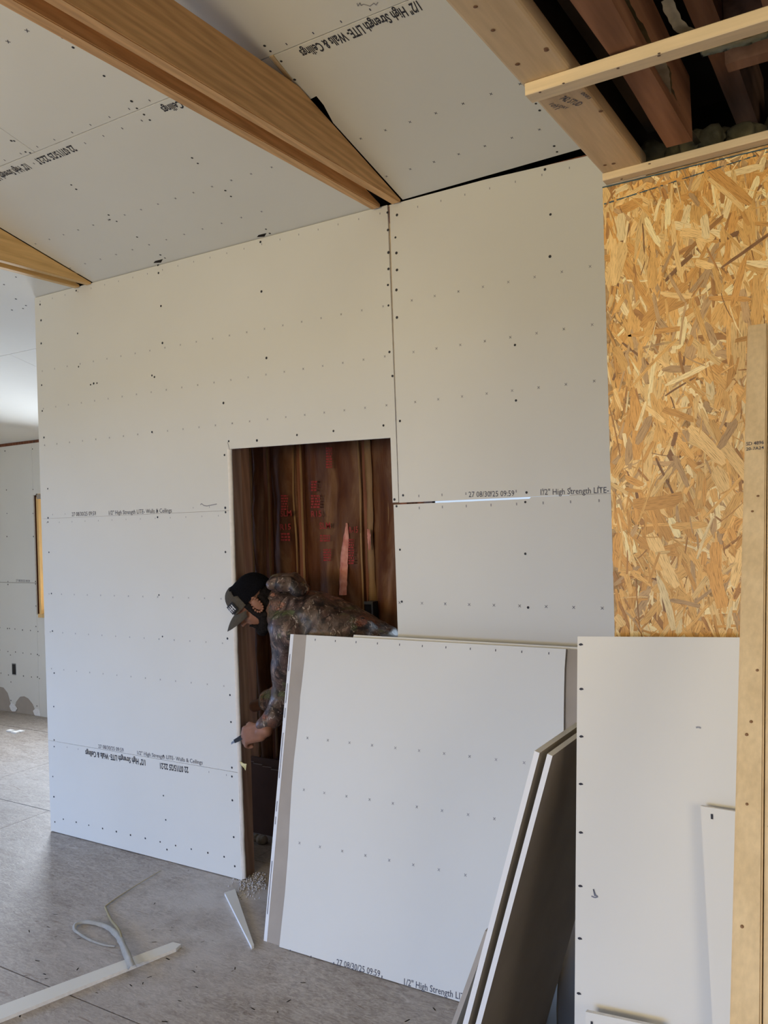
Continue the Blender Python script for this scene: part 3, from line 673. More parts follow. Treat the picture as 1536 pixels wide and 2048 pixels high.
def ribbon(name, pts, w, m, label, cat, th=.002, jag=.3, n_sub=6, up_=V((0, 0, 1))):
    P = [V(p) for p in pts]; Q = []
    for i in range(len(P)-1):
        for k in range(n_sub): Q.append(P[i].lerp(P[i+1], k/n_sub))
    Q.append(P[-1]); bm = bmesh.new(); prev = None
    for i, p in enumerate(Q):
        t = (Q[min(i+1, len(Q)-1)]-Q[max(i-1, 0)]).normalized(); s_ = t.cross(up_).normalized()
        ww = (w[0]+(w[1]-w[0])*i/len(Q)) if isinstance(w, tuple) else w
        a = ww*(1+jag*noise.noise(p*50)); b = ww*(1+jag*noise.noise(p*50+V((9, 9, 9))))
        cur = [bm.verts.new(p-s_*a), bm.verts.new(p+up_*ww*.25*(1+noise.noise(p*30))), bm.verts.new(p+s_*b)]
        if prev:
            for k in range(2): bm.faces.new((prev[k], prev[k+1], cur[k+1], cur[k]))
        prev = cur
    bmesh.ops.solidify(bm, geom=bm.faces[:], thickness=th)
    o = mesh_bm(name, bm, m, None, True)
    return tag(o, label, cat) if label else o
def zp(px_, z): return [tuple(atZ(x, y, z)) for x, y in px_]
ribbon('torn_paper_strip', zp([(1234, 0), (1262, 45), (1284, 92)], 2.47), .016, M_ragd, 'dirty greenish paper strip beside the reddish joist, above the upper furring strip', 'paper')
ribbon('torn_paper_strip', zp([(1318, 122), (1330, 150), (1334, 178), (1352, 220), (1372, 255), (1400, 292)], 2.46), (.012, .006), M_ragd, 'curling dirty paper strip below the upper furring strip', 'paper')
ribbon('torn_paper_strip', zp([(1316, 124), (1327, 142), (1333, 168), (1338, 190)], 2.452), (.012, .004), M_rag, 'pale torn paper flap hanging just under the upper furring strip', 'paper')
ribbon('torn_paper_strip', zp([(1334, 0), (1342, 22), (1352, 42), (1366, 60), (1384, 66)], 2.440), (.009, .011), M_rag, 'pale crumpled paper strip draping over the upper furring strip', 'paper')
ribbon('insulation_strip', [tuple(atY(x, y, 1.50)) for x, y in [(1400, 108), (1440, 98), (1490, 84), (1540, 68)]], .012, noisy('yellow_wool', (.34, .33, .18), (.62, .60, .40), 40, .95, bmp=.8), 'yellowish ragged insulation strip under the upper furring strip at the right edge', 'insulation', .008, .8)
bm = bmesh.new()
for i in range(70):
    c = V((random.uniform(-.20, .42), random.uniform(2.10, 2.28), random.uniform(2.50, 2.60)))
    r_ = random.uniform(.025, .055)
    for v in bmesh.ops.create_icosphere(bm, subdivisions=2, radius=r_, matrix=Matrix.Translation(c))['verts']: v.co += (v.co-c)*(.5*noise.noise(v.co*35))
for i in range(16):
    c = V((random.uniform(-.46, -.25), random.uniform(1.98, 2.1), random.uniform(2.45, 2.49)))
    for v in bmesh.ops.create_icosphere(bm, subdivisions=2, radius=.03, matrix=Matrix.Translation(c))['verts']: v.co += (v.co-c)*(.5*noise.noise(v.co*35))
rw = mesh_bm('mineral_wool', bm, M_rock, None, True); rw['kind'] = 'stuff'; tag(rw, 'dark lumpy mineral wool heaped in the open ceiling above the flake board', 'insulation')

# ================================================================== LEANING SHEETS
# stack leaning towards the partition: bottom front (y 2.541, z 0) top front (y 2.779, z 1.177)
sd = V((0, .2385, 1.1765)).normalized(); sn = V((0, -1.1765, .2385)).normalized()
FS = Frame((0, 2.541, .003), (1, 0, 0), sd)
HT = 1.203
def stk(name, depth, poly, faces, label, edge=0):
    return tag(slab(name, [FS.at(u, v, -depth) for u, v in poly], FS.n, .0125, [M_paper, M_gyps, M_back, M_tape], None, faces), label, 'drywall sheet')
wav = [(-2.109+.006*math.sin(v*7)+(-.004 if v > .9 else 0)+random.uniform(-.0015, .0015), v) for v in [0, .1, .2, .35, .5, .6, .7, .8, .9, .95, 1.0, 1.1, HT]]
wav2 = [(-.985-.010*v/HT+random.uniform(-.0022, .0022), v) for v in [HT*k/18 for k in range(19)]]
f0 = stk('drywall_sheet', 0, wav+wav2[::-1], (0, 2, 2), 'front white drywall sheet of the stack leaning beside the doorway, face out', 0)
bs2 = stk('drywall_sheet', .0135, [(-2.196, -.002), (-2.200, HT), (-.90, HT), (-.89, -.002)], (2, 3, 0), 'brown-backed drywall sheet right behind the front white sheet of the stack')
stk('drywall_sheet', .027, [(-2.198, -.002), (-2.203, HT-.003), (-.89, HT-.003), (-.88, -.002)], (0, 3, 2), 'drywall sheet third from the front of the big stack by the doorway')
stk('drywall_sheet', .0405, [(-2.193, 0), (-2.02, HT*.5), (-1.90, HT+.012), (-.90, HT+.010), (-.86, 0)], (0, 1, 2), 'drywall sheet with a chipped top corner, rearmost of the big stack')
tp = slab('edge_tape', [FS.at(u, v, -.0127) for u, v in ((-2.1965, 0), (-2.2005, HT), (-2.183, HT), (-2.180, 0))], FS.n, .0006, M_tape, bs2, (0, 0, 0)); tp['label'] = 'white edge tape'
bm = bmesh.new()
for v0, v1 in ((.10, .30), (.44, .47), (.49, .53), (.62, .80), (.86, .90), (.92, 1.0), (1.05, 1.12)):
    bm.faces.new([bm.verts.new(FS.at(u-v0*.0033, v, -.0122)) for u, v in ((-2.191, v0), (-2.188, v0), (-2.188, v1), (-2.191, v1))])
mesh_bm('tape_print', bm, M_ink, tp)['kind'] = 'stuff'
q6 = lambda L_: [(540+x/2.4, 1240+y/2.4) for x, y in L_]
q8 = lambda L_: [(440+x/2.954, 1560+y/2.954) for x, y in L_]
marks('printed_crosses', FS, up(FS, q6([(180,566),(278,577),(382,589),(490,601),(602,614),(716,627),(836,641),(958,655),(1085,670),(1220,685),(163,815),(261,830),(367,846),(478,862),(590,880),(705,897),(826,915),(951,934),(1077,954)])+q8([(470,372),(591,395),(722,420),(859,446),(1000,474),(1142,501),(1293,530),(1450,562)])), 'cross', .0062, M_inkl, f0)
marks('printed_ticks', FS, [(-2.06+.1005*k, HT-.018) for k in range(11)], 'tick', .008, M_ink, f0)
marks('printed_ticks', FS, up(FS, q8([(415, 1010), (538, 1045), (672, 1083), (957, 1163)])), 'tick', .009, M_ink, f0)
lettering(T_DATE, FS, FS.px(*q8([(687, 1092)])[0]), FS.px(*q8([(945, 1163)])[0]), .021, M_ink, f0, .004)
lettering(T_LAB, FS, FS.px(*q8([(1080, 1207)])[0]), FS.px(*q8([(1465, 1308)])[0]), .021, M_ink, f0, .004, prefix='1/2" High Strength LITE')
# the pair of sheets leaning sideways, seen from the grey back
pA, pB = atY(1105, 1512, 1.80), atY(962, 2048, 1.80)
dv = (pB-pA).normalized(); base = pA+dv*(pA.z/-dv.z)
def side_sheet(off, dz, ylen, y0, label, far_px=None):
    n_ = V((-dv.z*-1, 0, dv.x*-1)); n_ = V((-dv.z, 0, dv.x)); n_ = n_ if n_.x > 0 else -n_     # faces +x (down)
    A, B = pA-n_*off+V((0, y0-1.80, 0)), base-n_*off+V((0, y0-1.80, 0))
    top = A-dv*dz; k = (B.z)/-dv.z; B = B+dv*k*0
    bt_ = top+dv*(top.z-.002)/(-dv.z)
    pts = [bt_, top, top+V((0, ylen, 0)), bt_+V((0, ylen, 0))]
    return tag(slab('drywall_sheet', pts, n_, .0127, [M_back, M_tape, M_paper], None, (0, 1, 2)), label, 'drywall sheet')
nn = V((-dv.z, 0, dv.x)); nn = nn if nn.x > 0 else -nn
fary = onp(1092, 2048, pA, nn).y
side_sheet(0, 0, fary-1.80, 1.80, 'grey-backed drywall sheet leaning sideways, nearer of the pair in front of the stack')
side_sheet(.030, -.006, .74, 1.80, 'drywall sheet behind the nearer one of the sideways-leaning pair')
q1, q2 = atY(955, 1932, 1.97), atY(908, 2062, 1.97); d2 = (q2-q1).normalized()
n2 = V((-d2.z, 0, d2.x)); q0 = q1-d2*.10; qb = q1+d2*((q1.z-.003)/-d2.z)
tag(slab('drywall_offcut', [qb, q0, q0+V((.0, .32, 0)), qb+V((0, .32, 0))], n2, .0127, [M_back], None, (0, 0, 0)), 'short grey-backed offcut peeking out left of the sideways-leaning pair', 'drywall offcut')
# white narrow sheet at the right, leaning on the flake board
wt = math.atan2(.11, .81)
wsd = V((0, math.sin(wt), math.cos(wt)))
WT = atY(1155, 1273, 1.85)
FR = Frame(WT, (1, .012, .018), wsd)
ws_pts = [FR.px(1155, 1273), FR.px(1478, 1277), (.52, 0.0)]
zb = -(WT.z-.002)/FR.b.z
lb = FR.px(1149, 2048); lbx = lb[0]*zb/lb[1]
wsheet = tag(slab('drywall_sheet', [FR.at(*p) for p in [ws_pts[0], (.60, .012), (.60, zb), (lbx, zb)]], FR.n, .0127, [M_paper, M_gyps, M_back], None, (0, 1, 2)), 'tall narrow white drywall sheet with black edge marks leaning against the flake board', 'drywall sheet')
marks('edge_marks', FR, up(FR, [(1162,1290),(1163,1379),(1163,1474),(1162,1569),(1162,1666),(1161,1773),(1160,1878),(1158,1988)]), 'moon', .0052, M_inkb, wsheet)
scrawl(FR, [(1183, 1792), (1190, 1795), (1196, 1793), (1191, 1790), (1187, 1778), (1190, 1792)], .0016, mat('smudge', (.22, .23, .27), .8), wsheet)
scrawl(FR, [(1392, 1455), (1397, 1454), (1402, 1456)], .0018, mat('smudge_2', (.30, .31, .33), .8), wsheet)
FR2 = Frame(FR.at(0, 0, .030), FR.a, (0, math.sin(wt+.02), math.cos(wt+.02)))
a0, a1, a2 = FR2.px(1401, 1612), FR2.px(1470, 1620), FR2.px(1425, 2048)
zz = -1.40
sm = tag(slab('drywall_offcut', [FR2.at(*p) for p in [a0, (a0[0]+.34, a0[1]-.012), (a0[0]+.36, zz), (a2[0]+(a2[0]-a0[0])*(zz-a2[1])/(a2[1]-a0[1]), zz)]], FR2.n, .0127, [M_paper, M_gyps, M_back], None, (0, 1, 2)), 'small drywall offcut leaning on the tall white sheet beside the wooden posts', 'drywall offcut')
marks('edge_mark', FR2, [FR2.px(1424, 1633)], 'tick', .010, M_inkb, sm, .001)
b0, b1 = FR2.px(1172, 2022), FR2.px(1312, 2052)
sm2 = tag(slab('drywall_offcut', [FR2.at(p[0], p[1], .004) for p in [b0, b1, (b1[0]+.02, zz), (b0[0]-.002, zz)]], FR2.n, .0127, [M_paper, M_gyps, M_back], None, (0, 1, 2)), 'low drywall offcut at the bottom edge against the tall white sheet', 'drywall offcut')
marks('edge_mark', FR2, [FR2.px(1185, 2046)], 'tick', .010, M_inkb, sm2, .006)
# two studs leaning upright
top = atY(1495, 650, 1.90); 
bs = (1.90-.53)/top.z; nP = V((0, -1, bs)).normalized()
ptop, pmid = onp(1495, 650, top, nP), onp(1459, 2048, top, nP)
du = (pmid-ptop).normalized()
ax = V((1, 0, 0)); 
def post(off, dz, label, stamp):
    A = ptop+ax*off+du*-dz; B = A+du*((A.z-.004)/-du.z)
    w = .0385
    bm = bmesh.new(); nb = du.cross(ax).normalized(); nb = nb if nb.y > 0 else -nb
    vs = []
    for P in (A, B):
        for (i, j) in ((0, 0), (w, 0), (w, .070), (0, .070)): vs.append(bm.verts.new(P+ax*i+nb*j))
    for f in ((0, 1, 2, 3), (7, 6, 5, 4), (0, 4, 5, 1), (1, 5, 6, 2), (2, 6, 7, 3), (3, 7, 4, 0)): bm.faces.new([vs[i] for i in f])
    bmesh.ops.bevel(bm, geom=bm.edges[:], offset=.0025, segments=2, affect='EDGES')
    t = empty('wooden_post', tuple(B)); o = mesh_bm('board', bm, M_pinez); adopt(t, o)
    Fp = Frame(A, ax-du*ax.dot(du), -du)
    for s_, y_, h in stamp:
        v0 = Fp.px(1488, y_)[1]
        l_ = lettering(s_, Fp, (.003, v0), (.034, v0), h, M_ink, None, .01); adopt(t, l_)
    kp = [(random.uniform(.006, .032), -random.uniform(.1, 1.3)) for _ in range(7)]
    k = marks('knots', Fp, kp, 'screw', .0026, mat('knot_z', (.25, .14, .07), .7), None); adopt(t, k)
    return tag(t, label, 'post')
post(0, 0, 'left of two pale pine studs leaning at the right edge, black stamp across it', [('SD 4896', 892, .008), ('20-7A24', 902, .007)])
post(.0405, .004, 'right of two pale pine studs leaning at the right edge, cut by the frame', [('SD 4896', 892, .008), ('20-7A24', 902, .007)])

# ================================================================== FLOOR DEBRIS
def fz(x, y, z=0): return atZ(x, y, z)
def floor_prism(name, px_pts, th, m, label, cat, z0=.0005):
    P = [fz(x, y, z0+th) for x, y in px_pts]
    return tag(slab(name, P, (0, 0, 1), th, m, None, (0, 1, 2)), label, cat)
MS = [M_paper, M_gyps, M_back]
floor_prism('drywall_strip', [(-60, 2033), (-60, 2063), (352, 1897), (362, 1888), (346, 1884)], .0127, MS, 'long straight white drywall strip lying across the floor', 'drywall strip')
floor_prism('drywall_wedge', [(449, 1785), (470, 1778), (508, 1890), (503, 1893)], .012, MS, 'long thin wedge of drywall pointing at the camera near the doorway', 'drywall offcut')
def curl(name, px_pts, w, m, label, zs):
    P = [V(fz(x, y, z)) for (x, y), z in zip(px_pts, zs)]
    # smooth path
    Q = []
    for i in range(len(P)-1):
        p0, p1, p2, p3 = P[max(i-1, 0)], P[i], P[i+1], P[min(i+2, len(P)-1)]
        for k in range(6):
            t = k/6; Q.append(.5*((2*p1)+(p2-p0)*t+(2*p0-5*p1+4*p2-p3)*t*t+(3*p1-p0-3*p2+p3)*t**3))
    Q.append(P[-1])
    bm = bmesh.new(); prev = None
    for i, p in enumerate(Q):
        t = (Q[min(i+1, len(Q)-1)]-Q[max(i-1, 0)]).normalized(); s_ = t.cross(V((0, 0, 1))).normalized(); f = i/(len(Q)-1)
        ww = w[0]+(w[1]-w[0])*f; ww *= 1+.25*noise.noise(p*25)
        cur = [bm.verts.new(p-s_*ww), bm.verts.new(p-s_*ww*.3+V((0, 0, ww*.7))), bm.verts.new(p+s_*ww*.5+V((0, 0, ww*.8))), bm.verts.new(p+s_*ww)]
        if prev:
            for k in range(3): bm.faces.new((prev[k], prev[k+1], cur[k+1], cur[k]))
        prev = cur
    bmesh.ops.solidify(bm, geom=bm.faces[:], thickness=.0015)
    return tag(mesh_bm(name, bm, m, None, True), label, 'paper strip')
M_tp = noisy('strip_paper', (.62, .61, .56), (.74, .73, .69), 20, .7)
curl('paper_strip', [(265, 1938), (250, 1900), (237, 1874), (215, 1855), (178, 1845), (154, 1848), (149, 1856), (154, 1864), (180, 1880), (208, 1890), (230, 1893)], (.015, .004), M_tp, 'curled loop of torn white edge paper lying over the long strip',
     [.024, .022, .012, .006, .006, .006, .006, .006, .004, .004, .004])
curl('paper_strip', [(243, 1878), (236, 1858), (222, 1840), (212, 1818), (214, 1810), (250, 1785), (290, 1760), (322, 1741)], (.007, .0020), M_straw, 'thin yellowish strip bent at an angle above the curled paper loop',
     [.02, .016, .008, .004, .004, .004, .006, .004])
bm = bmesh.new()
for i in range(420):
    if i < 300: x, y = random.uniform(478, 532), random.uniform(1738, 1780)
    else: x, y = random.uniform(455, 520), random.uniform(1755, 1800)
    if y < 1748+(x-478)*.1: y += 8
    p = fz(x, y); s_ = random.uniform(.0015, .005)
    bmesh.ops.create_icosphere(bm, subdivisions=1, radius=s_, matrix=Matrix.Translation((p.x, p.y, s_*.6)))
cr = mesh_bm('gypsum_crumbs', bm, M_dust); cr['kind'] = 'stuff'; tag(cr, 'scattered white gypsum crumbs on the floor at the doorway threshold', 'debris')
bm = bmesh.new()
for i in range(90):
    x, y = random.uniform(0, 900), random.uniform(1700, 2048); p = fz(x, y); s_ = random.uniform(.0015, .0045)
    if p.y > 2.5 and p.x > -2.3: continue
    a = random.uniform(0, 3.14); d = V((math.cos(a), math.sin(a), 0))*s_*2.4; e = V((-d.y, d.x, 0))*.25
    vs = [bm.verts.new(p+v) for v in (-d-e, d-e*.6, d+e, -d+e*.7)]; bm.faces.new(vs)
bmesh.ops.solidify(bm, geom=bm.faces[:], thickness=.0015)
for v in bm.verts: v.co.z = abs(v.co.z)+.0004
cr2 = mesh_bm('wood_splinters', bm, noisy('splinter', (.12, .09, .07), (.35, .30, .25), 200)); cr2['kind'] = 'stuff'; tag(cr2, 'tiny splinters and chips scattered over the worn floor', 'debris')
for i, (x, y) in enumerate(((22, 1463), (32, 1466), (42, 1464))):
    p = fz(x, y); o = box('drywall_chip', p.x-.035, p.x+.03, p.y-.02, p.y+.015, .0005, .012, M_gyps); o.rotation_euler.z = 0
    tag(o, ('leftmost', 'middle', 'rightmost')[i]+' of three small white chips on the floor near the far wall', 'drywall chip', 'white chips on the floor by the far wall')
#PERSON
# ================================================================== THE WORKER
_b = bmesh.new(); bmesh.ops.create_icosphere(_b, subdivisions=3, radius=1)
ICO_V = [v.co.copy() for v in _b.verts]; ICO_F = [tuple(v.index for v in f.verts) for f in _b.faces]; _b.free()
def blob(name, segs, voxel, m, smooth=3, disp=None, ell=None):
    """one continuous surface grown round tapered limbs; segs: (p0, r0, p1, r1); ell: (centre, axes matrix 3x3 scaled)"""
    vs, fs = [], []
    def ball(M4):
        k = len(vs); vs.extend([tuple(M4 @ p) for p in ICO_V]); fs.extend([tuple(i+k for i in f) for f in ICO_F])
    for p0, r0, p1, r1 in segs:
        p0, p1 = V(p0), V(p1); n = max(2, int((p1-p0).length/(min(r0, r1)*.4))+1)
        for i in range(n+1):
            t = i/n; ball(Matrix.Translation(p0.lerp(p1, t)) @ Matrix.Scale(r0+(r1-r0)*t, 4))
    for c, M3 in (ell or []): ball(Matrix.Translation(V(c)) @ M3.to_4x4())
    me = bpy.data.meshes.new(name); me.from_pydata(vs, [], fs)
    o = bpy.data.objects.new(name, me); COL.objects.link(o)
    r = o.modifiers.new('r', 'REMESH'); r.mode = 'VOXEL'; r.voxel_size = voxel; r.use_smooth_shade = True
    if smooth: sm_ = o.modifiers.new('s', 'SMOOTH'); sm_.factor = .5; sm_.iterations = smooth
    bpy.context.view_layer.update()
    me2 = bpy.data.meshes.new_from_object(o.evaluated_get(bpy.context.evaluated_depsgraph_get()))
    bpy.data.objects.remove(o); bpy.data.meshes.remove(me); me2.name = name
    if disp:
        ns = [v.normal.copy() for v in me2.vertices]
        for v, n in zip(me2.vertices, ns): v.co += n*disp(v.co)
    for p in me2.polygons: p.use_smooth = True
    return link(name, me2, m)
def camo_mat():
    m = mat('camouflage_cloth', (.2, .15, .1), .42, .5)
    c = coords(m, (1, 1, 1))
    n1 = nz(m, c, 9, 5, .6, 1.2); n2 = nz(m, coords(m, (1, 1.3, 1)), 17, 6, .65, 2.2); n3 = nz(m, c, 5.5, 3, .5, .5)
    base = ramp(m, n1, [(.32, (.010, .008, .008)), (.44, (.035, .022, .018)), (.54, (.10, .058, .045)), (.63, (.27, .185, .14)), (.75, (.05, .035, .03))])
    base = mix(m, ramp(m, n3, [(.53, (0, 0, 0)), (.58, (.85, .85, .85))]), base, ramp(m, n2, [(.35, (.08, .025, .015)), (.5, (.32, .11, .06)), (.65, (.50, .25, .16))]))
    n4 = nz(m, coords(m, (1, 1, 1.2)), 6.5, 3, .5, .5)
    base = mix(m, ramp(m, n4, [(.60, (0, 0, 0)), (.65, (.8, .8, .8))]), base, (.10, .12, .045))
    w = N(m, 'ShaderNodeTexWave'); w.inputs['Scale'].default_value = 5.5; w.inputs['Distortion'].default_value = 9; w.inputs['Detail'].default_value = 4; w.inputs['Detail Scale'].default_value = 1.6
    L(m, coords(m, (1, .4, 1.1)), w.inputs[0])
    base = mix(m, ramp(m, w.outputs[1], [(.985, (0, 0, 0)), (.999, (.35, .35, .35))]), base, (.30, .24, .19))
    base = mix(m, ramp(m, w.outputs[1], [(.02, (.8, .8, .8)), (.07, (0, 0, 0))]), base, (.012, .01, .01))
    nzc = N(m, 'ShaderNodeTexNoise'); nzc.inputs['Scale'].default_value = 14; nzc.inputs['Detail'].default_value = 5; L(m, c, nzc.inputs['Vector'])
    vm = N(m, 'ShaderNodeVectorMath'); vm.operation = 'SCALE'; vm.inputs['Scale'].default_value = .16; L(m, nzc.outputs['Color'], vm.inputs[0])
    va = N(m, 'ShaderNodeVectorMath'); va.operation = 'ADD'; L(m, coords(m, (1, 1, .45)), va.inputs[0]); L(m, vm.outputs[0], va.inputs[1]); wv = va.outputs[0]
    lf = N(m, 'ShaderNodeTexVoronoi'); lf.inputs['Scale'].default_value = 19; L(m, wv, lf.inputs[0])
    lf2 = N(m, 'ShaderNodeTexVoronoi'); lf2.feature = 'DISTANCE_TO_EDGE'; lf2.inputs['Scale'].default_value = 19; L(m, wv, lf2.inputs[0])
    base = mix(m, ramp(m, lf.outputs[1], [(.45, (0, 0, 0)), (.55, (.65, .65, .65))]), base, ramp(m, n1, [(.4, (.16, .10, .07)), (.6, (.045, .03, .022))]))
    base = mix(m, ramp(m, lf2.outputs[0], [(.01, (.6, .6, .6)), (.06, (0, 0, 0))]), base, (.012, .009, .008))
    n6 = nz(m, coords(m, (2.2, 2.2, .9)), 24, 3, .5, 1.5)
    base = mix(m, ramp(m, n6, [(.63, (0, 0, 0)), (.67, (.7, .7, .7))]), base, (.48, .40, .34))
    setc(m, base); bump(m, n2, .35, .006); return m
M_camo = camo_mat()
M_skin = noisy('skin', (.22, .10, .055), (.30, .14, .085), 20, .5)
M_beard = noisy('black_hair', (.006, .005, .005), (.02, .016, .014), 120, .9, bmp=.4, spec=.08)
M_capk = noisy('khaki_cap_cloth', (.135, .115, .085), (.17, .145, .11), 120, .85, bmp=.2)
M_mesh = noisy('black_cap_mesh', (.006, .006, .008), (.016, .016, .020), 260, .9, bmp=.3, spec=.1)
M_jean = noisy('dark_work_trousers', (.02, .022, .03), (.045, .047, .06), 30, .85, bmp=.3)
M_boot = noisy('brown_boot', (.05, .03, .02), (.09, .055, .035), 20, .6)
# frames
bf = V((-.86, -.51, 0)).normalized(); blft = V((0, 0, 1)).cross(bf)          # he faces bf; blft is his left, towards the camera
hips = atY(792, 1338, 3.24); neck = atY(560, 1212, 3.01)
neck.z += 0
# head
hh = V((-.80, -.60, 0)).normalized(); hl = V((0, 0, 1)).cross(hh)
pt = math.radians(45); hf = hh*math.cos(pt)-V((0, 0, 1))*math.sin(pt); hu = hh*math.sin(pt)+V((0, 0, 1))*math.cos(pt)
roll = math.radians(4)
HC = atY(510, 1204, 2.925)
HM = Matrix((hf, hl, hu)).transposed()
def H(x, y, z): return HC+HM @ V((x, y, z))
def E_(c, a, b, c_, rot=0):
    R_ = Matrix.Rotation(rot, 3, 'Y'); return (H(*c), HM @ R_ @ Matrix.Diagonal((a, b, c_)))
chest = neck.lerp(hips, .28)+V((0, 0, .0)); belly = neck.lerp(hips, .66)
spn = (hips-neck).normalized()
shL, shR = neck+blft*.165+spn*.07+V((0, 0, -.055)), neck-blft*.17+spn*.07+V((0, 0, -.05))
elL = atY(573, 1392, 3.02); wrL = atY(521, 1464, 2.905)
elR = shR+V((.02, .0, -.30)); wrR = elR+V((-.20, -.02, -.10))
hpL, hpR = hips+blft*.09+V((0, 0, -.04)), hips-blft*.09+V((0, 0, -.04))
tn = spn.cross(blft); tn = tn if tn.z > 0 else -tn     # away from his back
knL = V((hpL.x-.05, hpL.y-.01, .50)); knR = V((hpR.x+.03, hpR.y, .50))
anL = V((knL.x+.02, knL.y, .09)); anR = V((knR.x+.06, knR.y, .09))
nk0 = H(-.045, 0, -.075)
# hand: palm then five fingers closed round the knife
hd = (atY(474, 1474, 2.885)-wrL).normalized(); hback = V((.2, -1, .12)); hback = (hback-hd*hback.dot(hd)).normalized(); hup = hd.cross(hback); hup = hup if hup.z > 0 else -hup
pc = wrL+hd*.05
kn_ = [wrL+hd*(.086-.004*abs(i-1))+hup*(.030-.0195*i) for i in range(4)]
fing = []
for i, k in enumerate(kn_):
    ln = (1, 1.08, 1.02, .82)[i]
    a = k+(hd*.55-hup*.55-hback*.35).normalized()*.036*ln; b = a+(-hback*.95-hup*.45-hd*.15).normalized()*.026*ln; c = b+(-hd*.9-hback*.1-hup*.1).normalized()*.020*ln
    fing += [(k-hd*.02, .0115, k, .0112), (k, .0112, a, .0098), (a, .0098, b, .0090), (b, .0090, c, .0080)]
t0 = wrL+hd*.028+hup*.026; t1 = t0+(hd*.7+hup*.45-hback*.35).normalized()*.038; t2 = t1+(hd*.75-hback*.55-hup*.1).normalized()*.032
hand = [(t0-hd*.01, .0155, t1, .0125), (t1, .0120, t2, .0100)]+fing
hand += [(wrL-hd*.03, .029, wrL, .026)]+[(wrL+hup*s_*.9, .021, wrL+hd*.078+hup*s_*1.15, .0155) for s_ in (-.024, -.008, .008, .024)]
segsb = [(nk0, .056, neck, .056), (neck-tn*.03, .06, chest-tn*.04, .095), (chest-tn*.04, .095, belly-tn*.03, .095), (belly-tn*.03, .095, hips, .11),
         (shL, .055, elL, .042), (elL, .042, wrL-hd*.02, .028), (shR, .055, elR, .042), (elR, .042, wrR, .028), (neck-tn*.02, .055, shL, .045), (neck-tn*.02, .055, shR, .045),
         (hpL, .085, knL, .058), (knL, .056, anL, .038), (hpR, .085, knR, .058), (knR, .056, anR, .038), (anL, .036, anL+bf*.13+V((0, 0, -.05)), .03), (anR, .036, anR+bf*.13+V((0, 0, -.05)), .03),
         (wrR, .028, wrR+V((-.09, 0, -.03)), .03)]
nose = [(H(.083, 0, .005), .008, H(.109, 0, -.030), .0125), (H(.100, .011, -.034), .0075, H(.098, -.011, -.034), .0075), (H(.084, .02, -.068), .0075, H(.084, -.02, -.068), .0075), (H(.081, .018, -.078), .0085, H(.081, -.018, -.078), .0085),
        (H(.078, .038, .018), .0085, H(.084, .012, .016), .0085), (H(.078, -.038, .018), .0085, H(.084, -.012, .016), .0085)]
ellb = [E_((-.008, 0, .028), .098, .076, .092), E_((.030, 0, -.030), .062, .062, .080), E_((.045, 0, -.085), .040, .042, .034), E_((.048, .036, -.030), .030, .022, .028), E_((.048, -.036, -.030), .030, .022, .028), E_((0, .0, -.05), .05, .06, .05)]
body = blob('body', segsb+nose+hand, .0062, M_skin, 2, None, ellb)
def ear(sgn):
    bm = bmesh.new()
    for i in range(16):
        a = 2*math.pi*i/16; rx, rz = .020*(1-.25*math.sin(a-.6)), .034
        bmesh.ops.create_uvsphere(bm, u_segments=8, v_segments=6, radius=.0058, matrix=Matrix.Translation(H(-.008+rx*math.cos(a)-.006*math.sin(a), sgn*(.086+.008*math.cos(a+3.14)), -.012+rz*math.sin(a))))
    for v in bmesh.ops.create_uvsphere(bm, u_segments=12, v_segments=8, radius=1, matrix=Matrix.Translation(H(-.008, sgn*.083, -.012)) @ (HM @ Matrix.Diagonal((.019, .005, .031))).to_4x4())['verts']: pass
    return mesh_bm('ear', bm, M_skin, None, True)
ears = [ear(1), ear(-1)]
def eye(sgn):
    bm = bmesh.new(); bmesh.ops.create_uvsphere(bm, u_segments=12, v_segments=8, radius=.0105, matrix=Matrix.Translation(H(.072, sgn*.031, -.002)))
    return mesh_bm('eye', bm, mat('eye_dark', (.10, .07, .06), .25), None, True)
eyes = [eye(1), eye(-1)]
beard = blob('beard', [(H(.024, .064, -.030), .018, H(.014, .062, -.070), .024), (H(.024, -.064, -.030), .018, H(.014, -.062, -.070), .024), (H(.010, .064, -.070), .024, H(.045, .042, -.104), .026), (H(.010, -.064, -.070), .024, H(.045, -.042, -.104), .026),
              (H(.045, .040, -.104), .027, H(.072, 0, -.112), .026), (H(.045, -.040, -.104), .027, H(.072, 0, -.112), .026), (H(.074, .02, -.094), .015, H(.074, -.02, -.094), .015), (H(.089, .026, -.058), .006, H(.089, -.026, -.058), .006), (H(.082, .034, -.062), .007, H(.070, .042, -.085), .012), (H(.082, -.034, -.062), .007, H(.070, -.042, -.085), .012), (H(.03, 0, -.10), .045, H(-.02, 0, -.095), .058)], .0055, M_beard, 1, lambda p: .0022*noise.noise(p*150))
hair = blob('hair', [(H(-.035, .055, -.01), .026, H(-.030, .045, -.065), .030), (H(-.035, -.055, -.01), .026, H(-.030, -.045, -.065), .030), (H(.026, .064, .02), .017, H(.026, .063, -.03), .017), (H(.026, -.064, .02), .017, H(.026, -.063, -.03), .017)], .006, M_beard, 1, lambda p: .0025*noise.noise(p*140), [E_((-.030, 0, .0), .080, .072, .075), E_((-.052, 0, -.045), .048, .058, .05)])
